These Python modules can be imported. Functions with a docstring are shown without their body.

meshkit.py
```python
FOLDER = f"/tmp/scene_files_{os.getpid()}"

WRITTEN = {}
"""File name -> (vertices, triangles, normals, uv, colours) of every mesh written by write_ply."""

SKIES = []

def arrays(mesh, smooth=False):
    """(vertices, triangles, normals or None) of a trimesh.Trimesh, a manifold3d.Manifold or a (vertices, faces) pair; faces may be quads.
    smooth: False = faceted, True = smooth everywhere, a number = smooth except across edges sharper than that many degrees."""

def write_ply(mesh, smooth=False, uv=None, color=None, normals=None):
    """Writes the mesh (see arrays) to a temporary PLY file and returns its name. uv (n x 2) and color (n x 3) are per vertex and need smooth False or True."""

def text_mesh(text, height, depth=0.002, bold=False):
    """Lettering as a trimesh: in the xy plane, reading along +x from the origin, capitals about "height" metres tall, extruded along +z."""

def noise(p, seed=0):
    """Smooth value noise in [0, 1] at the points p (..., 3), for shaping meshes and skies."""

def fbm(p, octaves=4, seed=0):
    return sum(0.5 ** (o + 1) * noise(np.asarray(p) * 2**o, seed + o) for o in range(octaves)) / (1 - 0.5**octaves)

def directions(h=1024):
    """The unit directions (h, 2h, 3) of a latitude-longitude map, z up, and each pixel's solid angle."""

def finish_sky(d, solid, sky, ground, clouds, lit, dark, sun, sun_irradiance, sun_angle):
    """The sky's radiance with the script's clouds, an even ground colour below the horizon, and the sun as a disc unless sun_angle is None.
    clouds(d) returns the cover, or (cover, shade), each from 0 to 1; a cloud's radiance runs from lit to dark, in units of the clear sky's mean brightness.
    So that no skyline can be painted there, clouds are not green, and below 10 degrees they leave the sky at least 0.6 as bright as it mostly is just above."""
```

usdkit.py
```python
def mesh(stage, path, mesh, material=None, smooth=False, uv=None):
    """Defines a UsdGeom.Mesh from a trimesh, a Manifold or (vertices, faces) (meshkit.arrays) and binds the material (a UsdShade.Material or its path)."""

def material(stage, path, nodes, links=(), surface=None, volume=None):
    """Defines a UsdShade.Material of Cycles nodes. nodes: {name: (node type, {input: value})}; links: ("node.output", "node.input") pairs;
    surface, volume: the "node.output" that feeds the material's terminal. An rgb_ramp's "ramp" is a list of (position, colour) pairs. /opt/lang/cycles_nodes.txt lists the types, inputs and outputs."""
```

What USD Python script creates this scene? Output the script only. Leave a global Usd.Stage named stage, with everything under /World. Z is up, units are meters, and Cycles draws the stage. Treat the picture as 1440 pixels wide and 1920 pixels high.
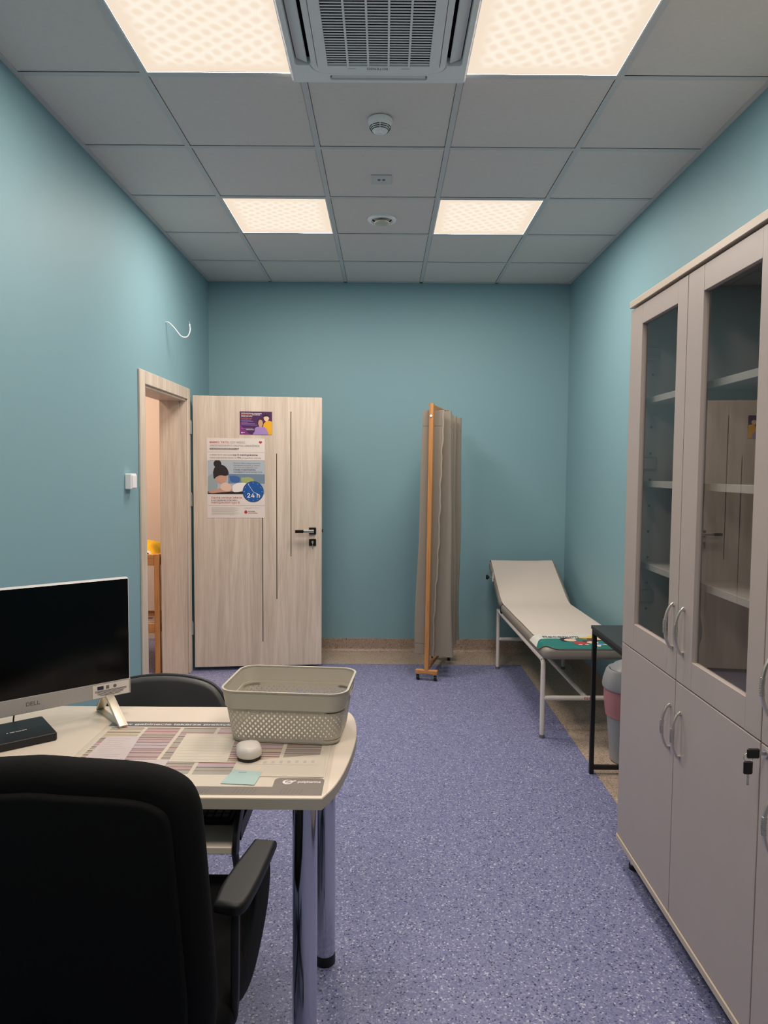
import math, random
import numpy as np
import trimesh
import manifold3d as m3
import shapely
from shapely import affinity
from shapely.geometry import Polygon, Point, LineString, box as sbox
from shapely.ops import unary_union
from pxr import Usd, UsdGeom, UsdLux, UsdShade, Sdf, Gf, Vt
import usdkit, meshkit

stage = Usd.Stage.CreateInMemory()
UsdGeom.SetStageUpAxis(stage, UsdGeom.Tokens.z)
UsdGeom.SetStageMetersPerUnit(stage, 1.0)
UsdGeom.Xform.Define(stage, '/World')
UsdGeom.Scope.Define(stage, '/World/Looks')
rng = random.Random(7)
pi = math.pi

# ------------------------------------------------------------------ camera
F_PX, PITCH, ROLL, YAW, EYE = 1323.0, 0.06003, 0.00730, -0.00052, 1.49
EXPOSURE = 0.0
def camera():
    p, r, y = PITCH, ROLL, YAW
    f = np.array([math.sin(y) * math.cos(p), math.cos(y) * math.cos(p), -math.sin(p)])
    r0 = np.array([math.cos(y), -math.sin(y), 0.0])
    u0 = np.cross(r0, f)
    rt = r0 * math.cos(r) + u0 * math.sin(r)
    u = -r0 * math.sin(r) + u0 * math.cos(r)
    c = UsdGeom.Camera.Define(stage, '/World/camera')
    m = Gf.Matrix4d(*rt, 0, *u, 0, *(-f), 0, 0, 0, EYE, 1)
    c.AddTransformOp().Set(m)
    c.CreateHorizontalApertureAttr(36.0)
    c.CreateVerticalApertureAttr(48.0)
    c.CreateFocalLengthAttr(36.0 * F_PX / 1440.0)
    c.CreateClippingRangeAttr(Gf.Vec2f(0.05, 100))
    c.CreateExposureAttr(EXPOSURE)
camera()

# ------------------------------------------------------------------ light
LAMP_COLOR = (1.0, 0.87, 0.78)      # warm white tubes behind the ceiling diffusers
LAMP_POWER = 18.5                       # radiance of a ceiling panel
LAMP_SCALE = {2.2: 0.84, 4.0: 1.42, 0.4: 1.0}   # the far pair burns brighter, the near pair is older
HALL_COLOR, HALL_POWER = (1.0, 0.76, 0.58), 38.0

def rect_light(path, loc, sx, sy, color, power):
    l = UsdLux.RectLight.Define(stage, path)
    l.CreateWidthAttr(sx); l.CreateHeightAttr(sy)
    l.CreateColorAttr(Gf.Vec3f(*color)); l.CreateIntensityAttr(power)
    UsdGeom.Xformable(l).AddTranslateOp().Set(Gf.Vec3d(*loc))
    return l

# ------------------------------------------------------------------ colours and materials
def lin(r, g, b):
    f = lambda c: (c / 12.92 if c <= 0.04045 else ((c + 0.055) / 1.055) ** 2.4)
    return tuple(f(c / 255.0) for c in (r, g, b))

LK = '/World/Looks/'
def M(name, rgb, rough=0.5, metallic=0.0, var=0.0, scale=30.0, bump=0.0, bscale=300.0, spec=0.5, extra=None):
    c = lin(*rgb)
    nodes = {'p': ('principled_bsdf', {'base_color': c, 'roughness': rough, 'metallic': metallic, 'specular_ior_level': spec, **(extra or {})})}
    links = []
    if var or bump:
        nodes['g'] = ('geometry', {})
    if var:
        nodes['n'] = ('noise_texture', {'scale': scale, 'detail': 3.0})
        nodes['r'] = ('rgb_ramp', {'ramp': [(0.3, tuple(x * (1 - var) for x in c)), (0.7, tuple(min(1, x * (1 + var)) for x in c))]})
        links += [('g.position', 'n.vector'), ('n.fac', 'r.fac'), ('r.color', 'p.base_color')]
    if bump:
        nodes['bn'] = ('noise_texture', {'scale': bscale, 'detail': 2.0})
        nodes['b'] = ('bump', {'strength': bump, 'distance': 0.001})
        links += [('g.position', 'bn.vector'), ('bn.fac', 'b.height'), ('b.normal', 'p.normal')]
    return usdkit.material(stage, LK + name, nodes, links, surface='p.BSDF')

def speckle(name, base, light, dark, rough=0.42, scale=230.0, mid=None):
    """Vinyl with chips: random cell colours."""
    mid = mid or base
    nodes = {'g': ('geometry', {}), 'v': ('voronoi_texture', {'scale': scale}), 's': ('separate_color', {}),
             'r': ('rgb_ramp', {'interpolate': False, 'ramp': [(0.0, lin(*dark)), (0.055, lin(*mid)), (0.40, lin(*base)), (0.82, lin(*[(2 * a + b) // 3 for a, b in zip(base, light)])), (0.955, lin(*light))]}),
             'n': ('noise_texture', {'scale': 520.0, 'detail': 2.0}), 'r2': ('rgb_ramp', {'ramp': [(0.3, (0.86, 0.86, 0.88)), (0.7, (1.0, 1.0, 1.0))]}),
             'm': ('mix_color', {'blend_type': 'multiply', 'fac': 1.0}),
             'p': ('principled_bsdf', {'roughness': rough, 'specular_ior_level': 0.35})}
    links = [('g.position', 'v.vector'), ('v.color', 's.color'), ('s.r', 'r.fac'), ('g.position', 'n.vector'), ('n.fac', 'r2.fac'),
             ('r.color', 'm.a'), ('r2.color', 'm.b'), ('m.result', 'p.base_color')]
    return usdkit.material(stage, LK + name, nodes, links, surface='p.BSDF')

def wood(name, a, b, scale=(14.0, 14.0, 0.8), rough=0.45, fine=(220.0, 220.0, 5.0), dist=1.2, rings=0.0):
    nodes = {'t': ('texture_coordinate', {}), 'm1': ('mapping', {'scale': scale}), 'n1': ('noise_texture', {'scale': 1.0, 'detail': 5.0, 'roughness': 0.6, 'distortion': dist}),
             'm2': ('mapping', {'scale': fine}), 'n2': ('noise_texture', {'scale': 1.0, 'detail': 3.0}),
             'w': ('wave_texture', {'wave_type': 'bands', 'bands_direction': 'x', 'scale': 1.6, 'distortion': 5.0, 'detail': 2.0, 'detail_scale': 0.8}),
             'mw': ('mapping', {'scale': (scale[0] * 0.5, scale[1] * 0.5, scale[2])}),
             'x0': ('mix_float', {'fac': rings}), 'x': ('mix_float', {'fac': 0.38}), 'r': ('rgb_ramp', {'ramp': [(0.30, lin(*b)), (0.62, lin(*a))]}),
             'p': ('principled_bsdf', {'roughness': rough, 'specular_ior_level': 0.4})}
    links = [('t.object', 'm1.vector'), ('m1.vector', 'n1.vector'), ('t.object', 'm2.vector'), ('m2.vector', 'n2.vector'), ('t.object', 'mw.vector'), ('mw.vector', 'w.vector'),
             ('n1.fac', 'x0.a'), ('w.fac', 'x0.b'), ('x0.result', 'x.a'), ('n2.fac', 'x.b'), ('x.result', 'r.fac'), ('r.color', 'p.base_color')]
    return usdkit.material(stage, LK + name, nodes, links, surface='p.BSDF')

def lens_sheet(name, lo, hi, strength, pitch, warp):
    """Glowing prismatic ceiling diffuser: a bright net around the darker spots of its lens grid, plain towards the edges."""
    k = 0.314159 / pitch
    nodes = {'t': ('texture_coordinate', {}), 'n': ('noise_texture', {'scale': 5.0, 'detail': 1.0}), 'wa': ('vector_math', {'math_type': 'scale', 'scale': warp}), 'ad': ('vector_math', {'math_type': 'add'}),
             'mp': ('mapping', {'rotation': (0.0, 0.0, 0.62)}),
             'wx': ('wave_texture', {'wave_type': 'bands', 'bands_direction': 'x', 'scale': k}), 'wy': ('wave_texture', {'wave_type': 'bands', 'bands_direction': 'y', 'scale': k}),
             'mu': ('math', {'math_type': 'multiply'}), 'iv': ('math', {'math_type': 'subtract', 'value1': 1.0}), 'pw': ('math', {'math_type': 'power', 'value2': 2.2}),
             'sx': ('separate_xyz', {}), 'ax': ('math', {'math_type': 'absolute'}), 'ay': ('math', {'math_type': 'absolute'}), 'mm': ('math', {'math_type': 'maximum'}),
             'mr': ('map_range', {'range_type': 'smoothstep', 'from_min': 0.205, 'from_max': 0.265, 'to_min': 1.0, 'to_max': 0.0, 'clamp': True}), 'ed': ('math', {'math_type': 'multiply'}),
             'r': ('rgb_ramp', {'ramp': [(0.0, lo), (0.35, tuple((a * 0.65 + b * 0.35) for a, b in zip(lo, hi))), (1.0, hi)]}), 'e': ('emission', {'strength': strength})}
    links = [('t.object', 'n.vector'), ('n.color', 'wa.vector1'), ('t.object', 'ad.vector1'), ('wa.vector', 'ad.vector2'), ('ad.vector', 'mp.vector'), ('mp.vector', 'wx.vector'), ('mp.vector', 'wy.vector'),
             ('wx.fac', 'mu.value1'), ('wy.fac', 'mu.value2'), ('mu.value', 'iv.value2'), ('iv.value', 'pw.value1'),
             ('t.object', 'sx.vector'), ('sx.x', 'ax.value1'), ('sx.y', 'ay.value1'), ('ax.value', 'mm.value1'), ('ay.value', 'mm.value2'), ('mm.value', 'mr.value'),
             ('pw.value', 'ed.value1'), ('mr.result', 'ed.value2'), ('ed.value', 'r.fac'), ('r.color', 'e.color')]
    return usdkit.material(stage, LK + name, nodes, links, surface='e.emission')

PANE_LINKS = [('gm.backfacing', 'inv.value2'), ('f.fac', 'k.value1'), ('inv.value', 'k.value2'), ('k.value', 'x.fac'), ('t.BSDF', 'x.closure1'), ('g.BSDF', 'x.closure2')]   # reflect at the outer face only
def pane_mat(name, tint=(0.93, 0.95, 0.95)):
    nodes = {'gm': ('geometry', {}), 'inv': ('math', {'math_type': 'subtract', 'value1': 1.0}), 'k': ('math', {'math_type': 'multiply'}), 'f': ('fresnel', {'IOR': 1.62}), 't': ('transparent_bsdf', {'color': tint}), 'g': ('glossy_bsdf', {'color': (1, 1, 1), 'roughness': 0.0}), 'x': ('mix_closure', {})}
    return usdkit.material(stage, LK + name, nodes, PANE_LINKS, surface='x.closure')

m_wall = M('wall_paint', (127, 164, 173), 0.58, spec=0.4, bump=0.15, bscale=260)
m_hallwall = M('hall_paint', (226, 208, 196), 0.7)
m_tile = M('ceiling_board', (225, 216, 211), 0.9, var=0.02, scale=60, bump=0.12, bscale=420, spec=0.2)
m_tee = M('ceiling_tee', (206, 204, 203), 0.55)
m_floor = speckle('floor_vinyl', (129, 132, 168), (190, 193, 212), (62, 66, 98), scale=210, mid=(112, 117, 156))
m_border = speckle('border_vinyl', (184, 166, 146), (214, 200, 182), (104, 88, 76), scale=230, mid=(168, 149, 130))
m_cove = speckle('skirting_vinyl', (170, 150, 134), (196, 180, 162), (104, 86, 76), scale=240, mid=(154, 134, 118), rough=0.35)
m_ash = wood('ash_veneer', (219, 206, 189), (184, 168, 151), scale=(9.0, 9.0, 0.55), rings=0.0, dist=2.2)
m_beech = wood('beech', (196, 142, 88), (166, 110, 62), scale=(30, 30, 2.0))
m_beech_h = wood('beech_level', (196, 142, 88), (166, 110, 62), scale=(2.0, 30, 30), fine=(5, 220, 220))
m_groove = M('dark_inlay', (58, 46, 38), 0.5)
m_white_pl = M('white_plastic', (240, 240, 240), 0.4)
m_white2 = M('louver_plastic', (224, 225, 227), 0.45)
m_black = M('black_plastic', (16, 16, 17), 0.45)
m_blackm = M('black_fabric', (10, 9.5, 9), 0.85, spec=0.2, bump=0.3, bscale=900)
m_vinylblk = M('chair_leatherette', (66, 65, 64), 0.42, bump=0.2, bscale=700)
m_dark = M('dark_void', (14, 14, 15), 0.8)
m_chrome = M('chrome', (205, 205, 210), 0.12, 1.0)
m_nickel = M('brushed_nickel', (214, 211, 206), 0.32, 1.0)
m_bronze = M('dark_bronze', (62, 55, 47), 0.35, 1.0)
m_cab = M('cabinet_laminate', (178, 166, 159), 0.4, var=0.015, scale=8)
m_cab_edge = M('cabinet_edge', (196, 182, 164), 0.4)
m_desk = M('desk_laminate', (222, 209, 191), 0.38, var=0.012, scale=12)
m_desk_edge = M('desk_edge', (186, 176, 160), 0.45)
m_alu = M('silver_fabric', (168, 164, 160), 0.6, var=0.06, scale=400)
m_silver = M('silver_plastic', (206, 204, 202), 0.35)
m_foot = M('champagne_metal', (200, 190, 172), 0.3, 0.6)
m_screen = M('screen_glass', (4, 4, 5), 0.12, spec=0.25)
m_basket = M('basket_plastic', (188, 181, 166), 0.45)
m_mouse = M('mouse_plastic', (214, 206, 196), 0.35)
m_orange = M('orange_print', (225, 130, 60), 0.5)
m_paper = M('white_paper', (226, 220, 212), 0.8, spec=0.2)
m_paperb = M('poster_paper', (222, 214, 206), 0.5)
m_lilac = M('lilac_paper', (210, 198, 196), 0.8, spec=0.2)
m_cream = M('cream_paper', (218, 207, 190), 0.8, spec=0.2)
m_cyan = M('cyan_note', (178, 205, 200), 0.8, spec=0.2)
m_red = M('red_ink', (178, 52, 56), 0.6)
m_navy = M('navy_ink', (40, 38, 62), 0.6)
m_grey = M('grey_ink', (110, 104, 102), 0.6)
m_lgrey = M('pale_grey_ink', (196, 188, 182), 0.6)
m_bluep = M('blue_print', (22, 84, 156), 0.45)
m_whitei = M('white_ink', (232, 226, 222), 0.6)
m_skin = M('skin_print', (198, 150, 128), 0.55)
m_skin2 = M('pale_skin_print', (224, 190, 168), 0.55)
m_hair = M('hair_print', (34, 26, 30), 0.55)
m_room = M('pale_room_print', (172, 182, 190), 0.55)
m_teal_p = M('teal_print', (30, 112, 104), 0.4)
m_green_p = M('green_print', (160, 172, 110), 0.5)
m_blue2 = M('denim_print', (62, 98, 160), 0.5)
m_purple = M('purple_print', (72, 30, 84), 0.4)
m_magenta = M('magenta_print', (122, 44, 122), 0.4)
m_lilac_p = M('lilac_print', (158, 128, 186), 0.5)
m_yellow_p = M('yellow_print', (228, 168, 20), 0.5)
m_padstrip = M('pad_taupe', (118, 108, 98), 0.5)
m_padhead = M('pad_slate', (92, 90, 90), 0.45)
m_sheet = M('couch_sheet', (200, 190, 180), 0.8, spec=0.2, bump=0.05, bscale=30)
m_couch = M('couch_vinyl', (142, 134, 124), 0.42, bump=0.1, bscale=500)
m_tubew = M('white_enamel', (222, 214, 206), 0.35)
m_curtain = M('curtain_cloth', (140, 132, 120), 0.75, spec=0.3, bump=0.2, bscale=500)
m_curtain_s = M('curtain_hem', (152, 144, 131), 0.4, bump=0.6, bscale=120)
m_bin = M('bin_plastic', (150, 152, 154), 0.45)
m_bag = M('pink_bag', (206, 142, 142), 0.4, extra={'alpha': 0.72})
m_tabletop = M('black_laminate', (44, 45, 48), 0.45)
m_yellow = M('yellow_cloth', (232, 178, 30), 0.8)
m_pane = pane_mat('cabinet_glass', (0.92, 0.94, 0.94))
m_film = usdkit.material(stage, LK + 'clear_film', {'gm': ('geometry', {}), 'inv': ('math', {'math_type': 'subtract', 'value1': 1.0}), 'k': ('math', {'math_type': 'multiply'}), 'f': ('fresnel', {'IOR': 1.3}), 't': ('transparent_bsdf', {'color': (0.98, 0.98, 0.98)}), 'g': ('glossy_bsdf', {'color': (1, 1, 1), 'roughness': 0.18}), 'x': ('mix_closure', {})},
                         PANE_LINKS, surface='x.closure')
m_lens = lens_sheet('lamp_lens', (0.93, 0.77, 0.61), (1.0, 0.90, 0.76), 1.0, 0.050, 0.06)
m_hall_lens = lens_sheet('hall_lens', (1.0, 0.8, 0.6), (1.0, 0.9, 0.72), 1.0, 0.045, 0.03)

# ------------------------------------------------------------------ prims
class P:
    """A prim: its path and its world frame (loc, rotz)."""
    def __init__(s, path, loc, rz): s.path, s.loc, s.rz, s.straight = path, np.array(loc, float), rz, False   # straight: its parts are given before the turn
    @property
    def prim(s): return stage.GetPrimAtPath(s.path)

def free(parent, name):
    if not stage.GetPrimAtPath(f'{parent}/{name}'): return f'{parent}/{name}'
    k = 1
    while stage.GetPrimAtPath(f'{parent}/{name}_{k:03d}'): k += 1
    return f'{parent}/{name}_{k:03d}'

def keys(p, **kw):
    for k, v in kw.items():
        if v: p.prim.SetCustomDataByKey(k, v)

def thing(name, label=None, cat=None, loc=(0, 0, 0), rz=0.0, group=None, kind=None):
    path = free('/World', name)
    x = UsdGeom.Xform.Define(stage, path)
    x.AddTranslateOp().Set(Gf.Vec3d(*map(float, loc)))
    if rz: x.AddRotateZOp().Set(float(rz))
    t = P(path, loc, rz)
    keys(t, label=label, category=cat, group=group, kind=kind)
    return t

def part(parent, name, mesh, mat, smooth=False, world=False, label=None, kind=None):
    """A mesh under a thing or part. world: the mesh is given in room coordinates."""
    v, f, n = meshkit.arrays(mesh, False)
    v = np.array(v, float)
    if world and parent is not None:
        v = v - parent.loc
        if parent.rz and not parent.straight:
            a = -math.radians(parent.rz); c, s_ = math.cos(a), math.sin(a)
            v = np.stack([c * v[:, 0] - s_ * v[:, 1], s_ * v[:, 0] + c * v[:, 1], v[:, 2]], 1)
    path = free(parent.path if parent else '/World', name)
    usdkit.mesh(stage, path, trimesh.Trimesh(v, f, process=False), mat, smooth=smooth)
    p = P(path, parent.loc if parent else (0, 0, 0), parent.rz if parent else 0)
    p.straight = bool(parent and parent.straight)
    keys(p, label=label, kind=kind)
    return p

# ------------------------------------------------------------------ meshes
def cat(*ms):
    ms = [m for m in ms if m is not None]
    return trimesh.util.concatenate([trimesh.Trimesh(*meshkit.arrays(m)[:2], process=False) for m in ms])

def bx(x0, x1, y0, y1, z0, z1, b=0.0):
    """A box between two corners, chamfered by b."""
    c = np.array([(x0 + x1) / 2, (y0 + y1) / 2, (z0 + z1) / 2]); h = np.array([x1 - x0, y1 - y0, z1 - z0]) / 2
    if b <= 0:
        m = trimesh.creation.box(2 * h); m.apply_translation(c); return m
    b = min(b, h.min() * 0.9); pts = []
    for s in np.ndindex(2, 2, 2):
        s = np.array(s) * 2 - 1
        for k in range(3):
            q = h - b; q = q.copy(); q[k] = h[k]
            pts.append(s * q)
    m = trimesh.Trimesh(np.array(pts)).convex_hull
    m.apply_translation(c); return m

def cyl(p0, p1, r, n=20, r1=None):
    return tube([p0, p1], r, n, False, r1)

def crom(pts, k=6):
    p = np.asarray(pts, float); P_ = np.vstack([2 * p[0] - p[1], p, 2 * p[-1] - p[-2]]); out = []
    for i in range(1, len(P_) - 2):
        for t in np.linspace(0, 1, k, endpoint=False):
            a, b, c, d = P_[i - 1:i + 3]
            out.append(0.5 * (2 * b + (c - a) * t + (2 * a - 5 * b + 4 * c - d) * t * t + (3 * b - a - 3 * c + d) * t ** 3))
    out.append(p[-1]); return np.array(out)

def tube(pts, r, n=12, smooth=True, r1=None, k=6, flat=None):
    """A capped tube along points; flat=(a, b): an elliptical / flat section along the first normal."""
    p = crom(pts, k) if smooth and len(pts) > 2 else np.asarray(pts, float)
    t = np.gradient(p, axis=0); t /= np.linalg.norm(t, axis=1, keepdims=True)
    u = np.cross(t[0], [0, 0, 1.0])
    if np.linalg.norm(u) < 1e-3: u = np.array([1.0, 0, 0])
    u /= np.linalg.norm(u); rings = []
    rr = np.linspace(r, r if r1 is None else r1, len(p))
    for i in range(len(p)):
        u = u - t[i] * (u @ t[i]); u /= np.linalg.norm(u); w = np.cross(t[i], u)
        a = np.linspace(0, 2 * pi, n, endpoint=False)
        ca, sa = np.cos(a), np.sin(a)
        if flat:
            ca, sa = np.sign(ca) * abs(ca) ** 0.4 * flat[0] / rr[i], np.sign(sa) * abs(sa) ** 0.4 * flat[1] / rr[i]
        rings.append(p[i] + rr[i] * (np.outer(ca, u) + np.outer(sa, w)))
    v = np.vstack(rings + [p[:1], p[-1:]]); m = len(p); f = []
    for i in range(m - 1):
        for j in range(n):
            a, b = i * n + j, i * n + (j + 1) % n
            f += [(a, b, b + n), (a, b + n, a + n)]
    for j in range(n):
        f += [(m * n, (j + 1) % n, j), (m * n + 1, (m - 1) * n + j, (m - 1) * n + (j + 1) % n)]
    return trimesh.Trimesh(v, f, process=False)

def lathe(prof, c=(0, 0, 0), n=40):
    m = trimesh.creation.revolve(np.array(prof, float), sections=n); m.apply_translation(c); return m

def polys(g): return [q for q in getattr(g, 'geoms', [g]) if isinstance(q, Polygon) and q.area > 1e-10]

def ext(g, z0, z1):
    """A flat shape in xy extruded from z0 to z1."""
    ms = []
    for q in polys(g):
        m = trimesh.creation.extrude_polygon(q, z1 - z0, engine='earcut'); m.apply_translation((0, 0, z0)); ms.append(m)
    return cat(*ms)

def up(m, y):
    """From the xy plane to an upright plane facing -y: x stays, y becomes z, height becomes depth towards -y."""
    m = m.copy(); v = m.vertices.copy(); m.vertices = np.stack([v[:, 0], y - v[:, 2], v[:, 1]], 1); return m

def side(m, x):
    """From the xy plane to an upright plane seen from -x: x becomes y reversed, y becomes z, height goes towards -x."""
    m = m.copy(); v = m.vertices.copy(); m.vertices = np.stack([x - v[:, 2], -v[:, 0], v[:, 1]], 1); return m

def rrect(x0, x1, y0, y1, r, n=6):
    return sbox(x0 + r, y0 + r, x1 - r, y1 - r).buffer(r, quad_segs=n)

def mv(m, x=0, y=0, z=0, rx=0, ry=0, rz=0):
    m = m.copy()
    for a, ax in ((rx, (1, 0, 0)), (ry, (0, 1, 0)), (rz, (0, 0, 1))):
        if a: m.apply_transform(trimesh.transformations.rotation_matrix(math.radians(a), ax))
    m.apply_translation((x, y, z)); return m

def cushion(outline, t, r, n=5, refine=None, warp=None):
    """A padded slab: a convex outline in xy, thickness t about z=0, edges rounded by r."""
    pts = []
    for k in range(n + 1):
        a = k / n * pi / 2
        o = outline.buffer(-r * (1 - math.cos(a))) if k < n or r > 0 else outline
        o = outline.buffer(-r * (1 - math.sin(a)) + 0.0)
        xy = np.array(o.exterior.coords)[:-1]
        for s in (-1, 1):
            pts.append(np.column_stack([xy, np.full(len(xy), s * (t / 2 - r + r * math.cos(a)))]))
    m = trimesh.Trimesh(np.vstack(pts)).convex_hull
    if refine:
        mm = m3.Manifold(m3.Mesh(np.asarray(m.vertices, np.float32), np.asarray(m.faces, np.uint32))).refine_to_length(refine).to_mesh()
        m = trimesh.Trimesh(mm.vert_properties[:, :3], mm.tri_verts, process=True)
    if warp is not None: m.vertices = warp(np.array(m.vertices))
    return m

def grid(fn, nu, nv, thick=None):
    """A sheet fn(u, v) -> xyz with u, v in [0, 1]; thick gives it a second side."""
    U, V = np.meshgrid(np.linspace(0, 1, nu), np.linspace(0, 1, nv), indexing='ij')
    p = np.array([fn(u, v) for u, v in zip(U.ravel(), V.ravel())]).reshape(nu, nv, 3)
    f = []
    for i in range(nu - 1):
        for j in range(nv - 1):
            a = i * nv + j; f += [(a, a + nv, a + nv + 1), (a, a + nv + 1, a + 1)]
    f = np.array(f); v = p.reshape(-1, 3)
    if not thick: return trimesh.Trimesh(v, f, process=False)
    nrm = trimesh.Trimesh(v, f, process=False).vertex_normals
    N = len(v); idx = np.arange(N).reshape(nu, nv)
    rim = np.concatenate([idx[:, 0], idx[-1, 1:], idx[-2::-1, -1], idx[0, -2:0:-1]])
    sides = []
    for a, b in zip(rim, np.roll(rim, -1)): sides += [(a, b, b + N), (a, b + N, a + N)]
    m = trimesh.Trimesh(np.vstack([v, v - nrm * thick]), np.vstack([f, f[:, ::-1] + N, sides]), process=False)
    m.fix_normals(); return m

def txt(s, h, x, y, bold=False, w=None, d=0.0004, align='l'):
    m = meshkit.text_mesh(s, h, d, bold); b = m.bounds
    if w: m.apply_scale([w / (b[1][0] - b[0][0]), 1, 1]); b = m.bounds
    off = -b[0][0] if align == 'l' else (-(b[0][0] + b[1][0]) / 2 if align == 'c' else -b[1][0])
    m.apply_translation((x + off, y, 0)); return m

def lift(m, z): m = m.copy(); m.apply_translation((0, 0, z)); return m

# ------------------------------------------------------------------ the room
XL, XR, YB, YF, ZC = -1.415, 1.468, 5.713, -1.62, 2.974
WT = 0.18
DY0, DY1, DZ = 4.15, 5.055, 1.985        # door opening in the left wall

t = thing('floor', 'blue speckled vinyl floor with a beige border strip', kind='structure')
BX, BY = 1.055, 5.335
part(t, 'vinyl_field', ext(sbox(XL, YF, BX, BY), -0.06, 0), m_floor, world=True)
part(t, 'border_strip', ext(sbox(XL, YF, XR, YB).difference(sbox(XL - 1, YF - 1, BX, BY)), -0.06, 0), m_border, world=True, label='beige speckled border strip')

def skirting(name, p0, p1, n):
    """Coved vinyl skirting along p0-p1, n: into the room."""
    prof = [(0.0, 0.0), (0.0, 0.108), (0.003, 0.11), (0.006, 0.108), (0.007, 0.035)] + [(0.007 + 0.028 * (1 - math.cos(a)), 0.035 - 0.033 * math.sin(a)) for a in np.linspace(0.2, pi / 2, 6)] + [(0.037, 0.0)]
    p0, p1, n = (np.array(v, float) for v in (p0, p1, n))
    v = [np.append(q + n * d, z) for q in (p0, p1) for d, z in prof]; k = len(prof); f = []
    for i in range(k):
        j = (i + 1) % k; f += [(i, j, j + k), (i, j + k, i + k)]
    f += [(0, i, i + 1) for i in range(1, k - 1)] + [(k, k + i + 1, k + i) for i in range(1, k - 1)]
    m = trimesh.Trimesh(np.array(v), f, process=False); m.fix_normals()
    q = part(None, name, m, m_cove, smooth=40)
    keys(q, kind='structure', label='coved speckled beige vinyl skirting')
skirting('baseboard_back', (XL + 0.001, YB), (XR - 0.001, YB), (0, -1))
skirting('baseboard_right', (XR, YB - 0.04), (XR, YF + 0.001), (-1, 0))

def struct(name, mesh, mat, label=None, smooth=False):
    q = part(None, name, mesh, mat, smooth); keys(q, kind='structure', label=label); return q
struct('wall_back', bx(XL - WT, XR + 0.1, YB, YB + 0.1, -0.06, ZC + 0.12), m_wall, 'plain light blue back wall')
struct('wall_right', bx(XR, XR + 0.1, YF - 0.1, YB, -0.06, ZC + 0.12), m_wall, 'light blue wall on the right')
struct('wall_front', bx(XL - WT, XR, YF - 0.1, YF, -0.06, ZC + 0.12), m_wall)
wl = ext(sbox(YF, -0.06, YB, ZC + 0.12).difference(sbox(DY0, -0.07, DY1, DZ)), 0, WT)
v = wl.vertices.copy(); wl.vertices = np.stack([XL - v[:, 2], v[:, 0], v[:, 1]], 1); wl.fix_normals()
struct('wall_left', wl, m_wall, 'light blue wall on the left with the doorway')

# ceiling: lay-in boards on a grid of tees
GX = [XL, -0.921, -0.321, 0.279, 0.879, XR]
GY = [YF] + [2.764 + 0.6 * k for k in range(-7, 5)] + [YB]
LAMPS = [(1, 7), (3, 7), (1, 10), (3, 10), (1, 4), (3, 4)]
GYi = lambda j: GY[j]
ceil = thing('ceiling', 'grey suspended ceiling of square boards', kind='structure', loc=(0, 0, ZC))
lamp_cells = {}
for j in range(len(GY) - 1):
    for i in range(5):
        if i in (1, 3) and any(abs(GY[j] - y) < 0.01 for y in (2.164, 3.964, 0.364)):
            lamp_cells[(i, j)] = (GX[i], GX[i + 1], GY[j], GY[j + 1]); continue
        if i == 2 and abs(GY[j] - 2.164) < 0.01: continue
        part(ceil, 'ceiling_tile', bx(GX[i] + 0.0125, GX[i + 1] - 0.0125, GY[j] + 0.0125, GY[j + 1] - 0.0125, ZC + 0.004, ZC + 0.019, 0.002), m_tile, world=True)
part(ceil, 'ceiling_void', bx(XL, XR, YF, YB, ZC + 0.06, ZC + 0.08), m_dark, world=True)
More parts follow.
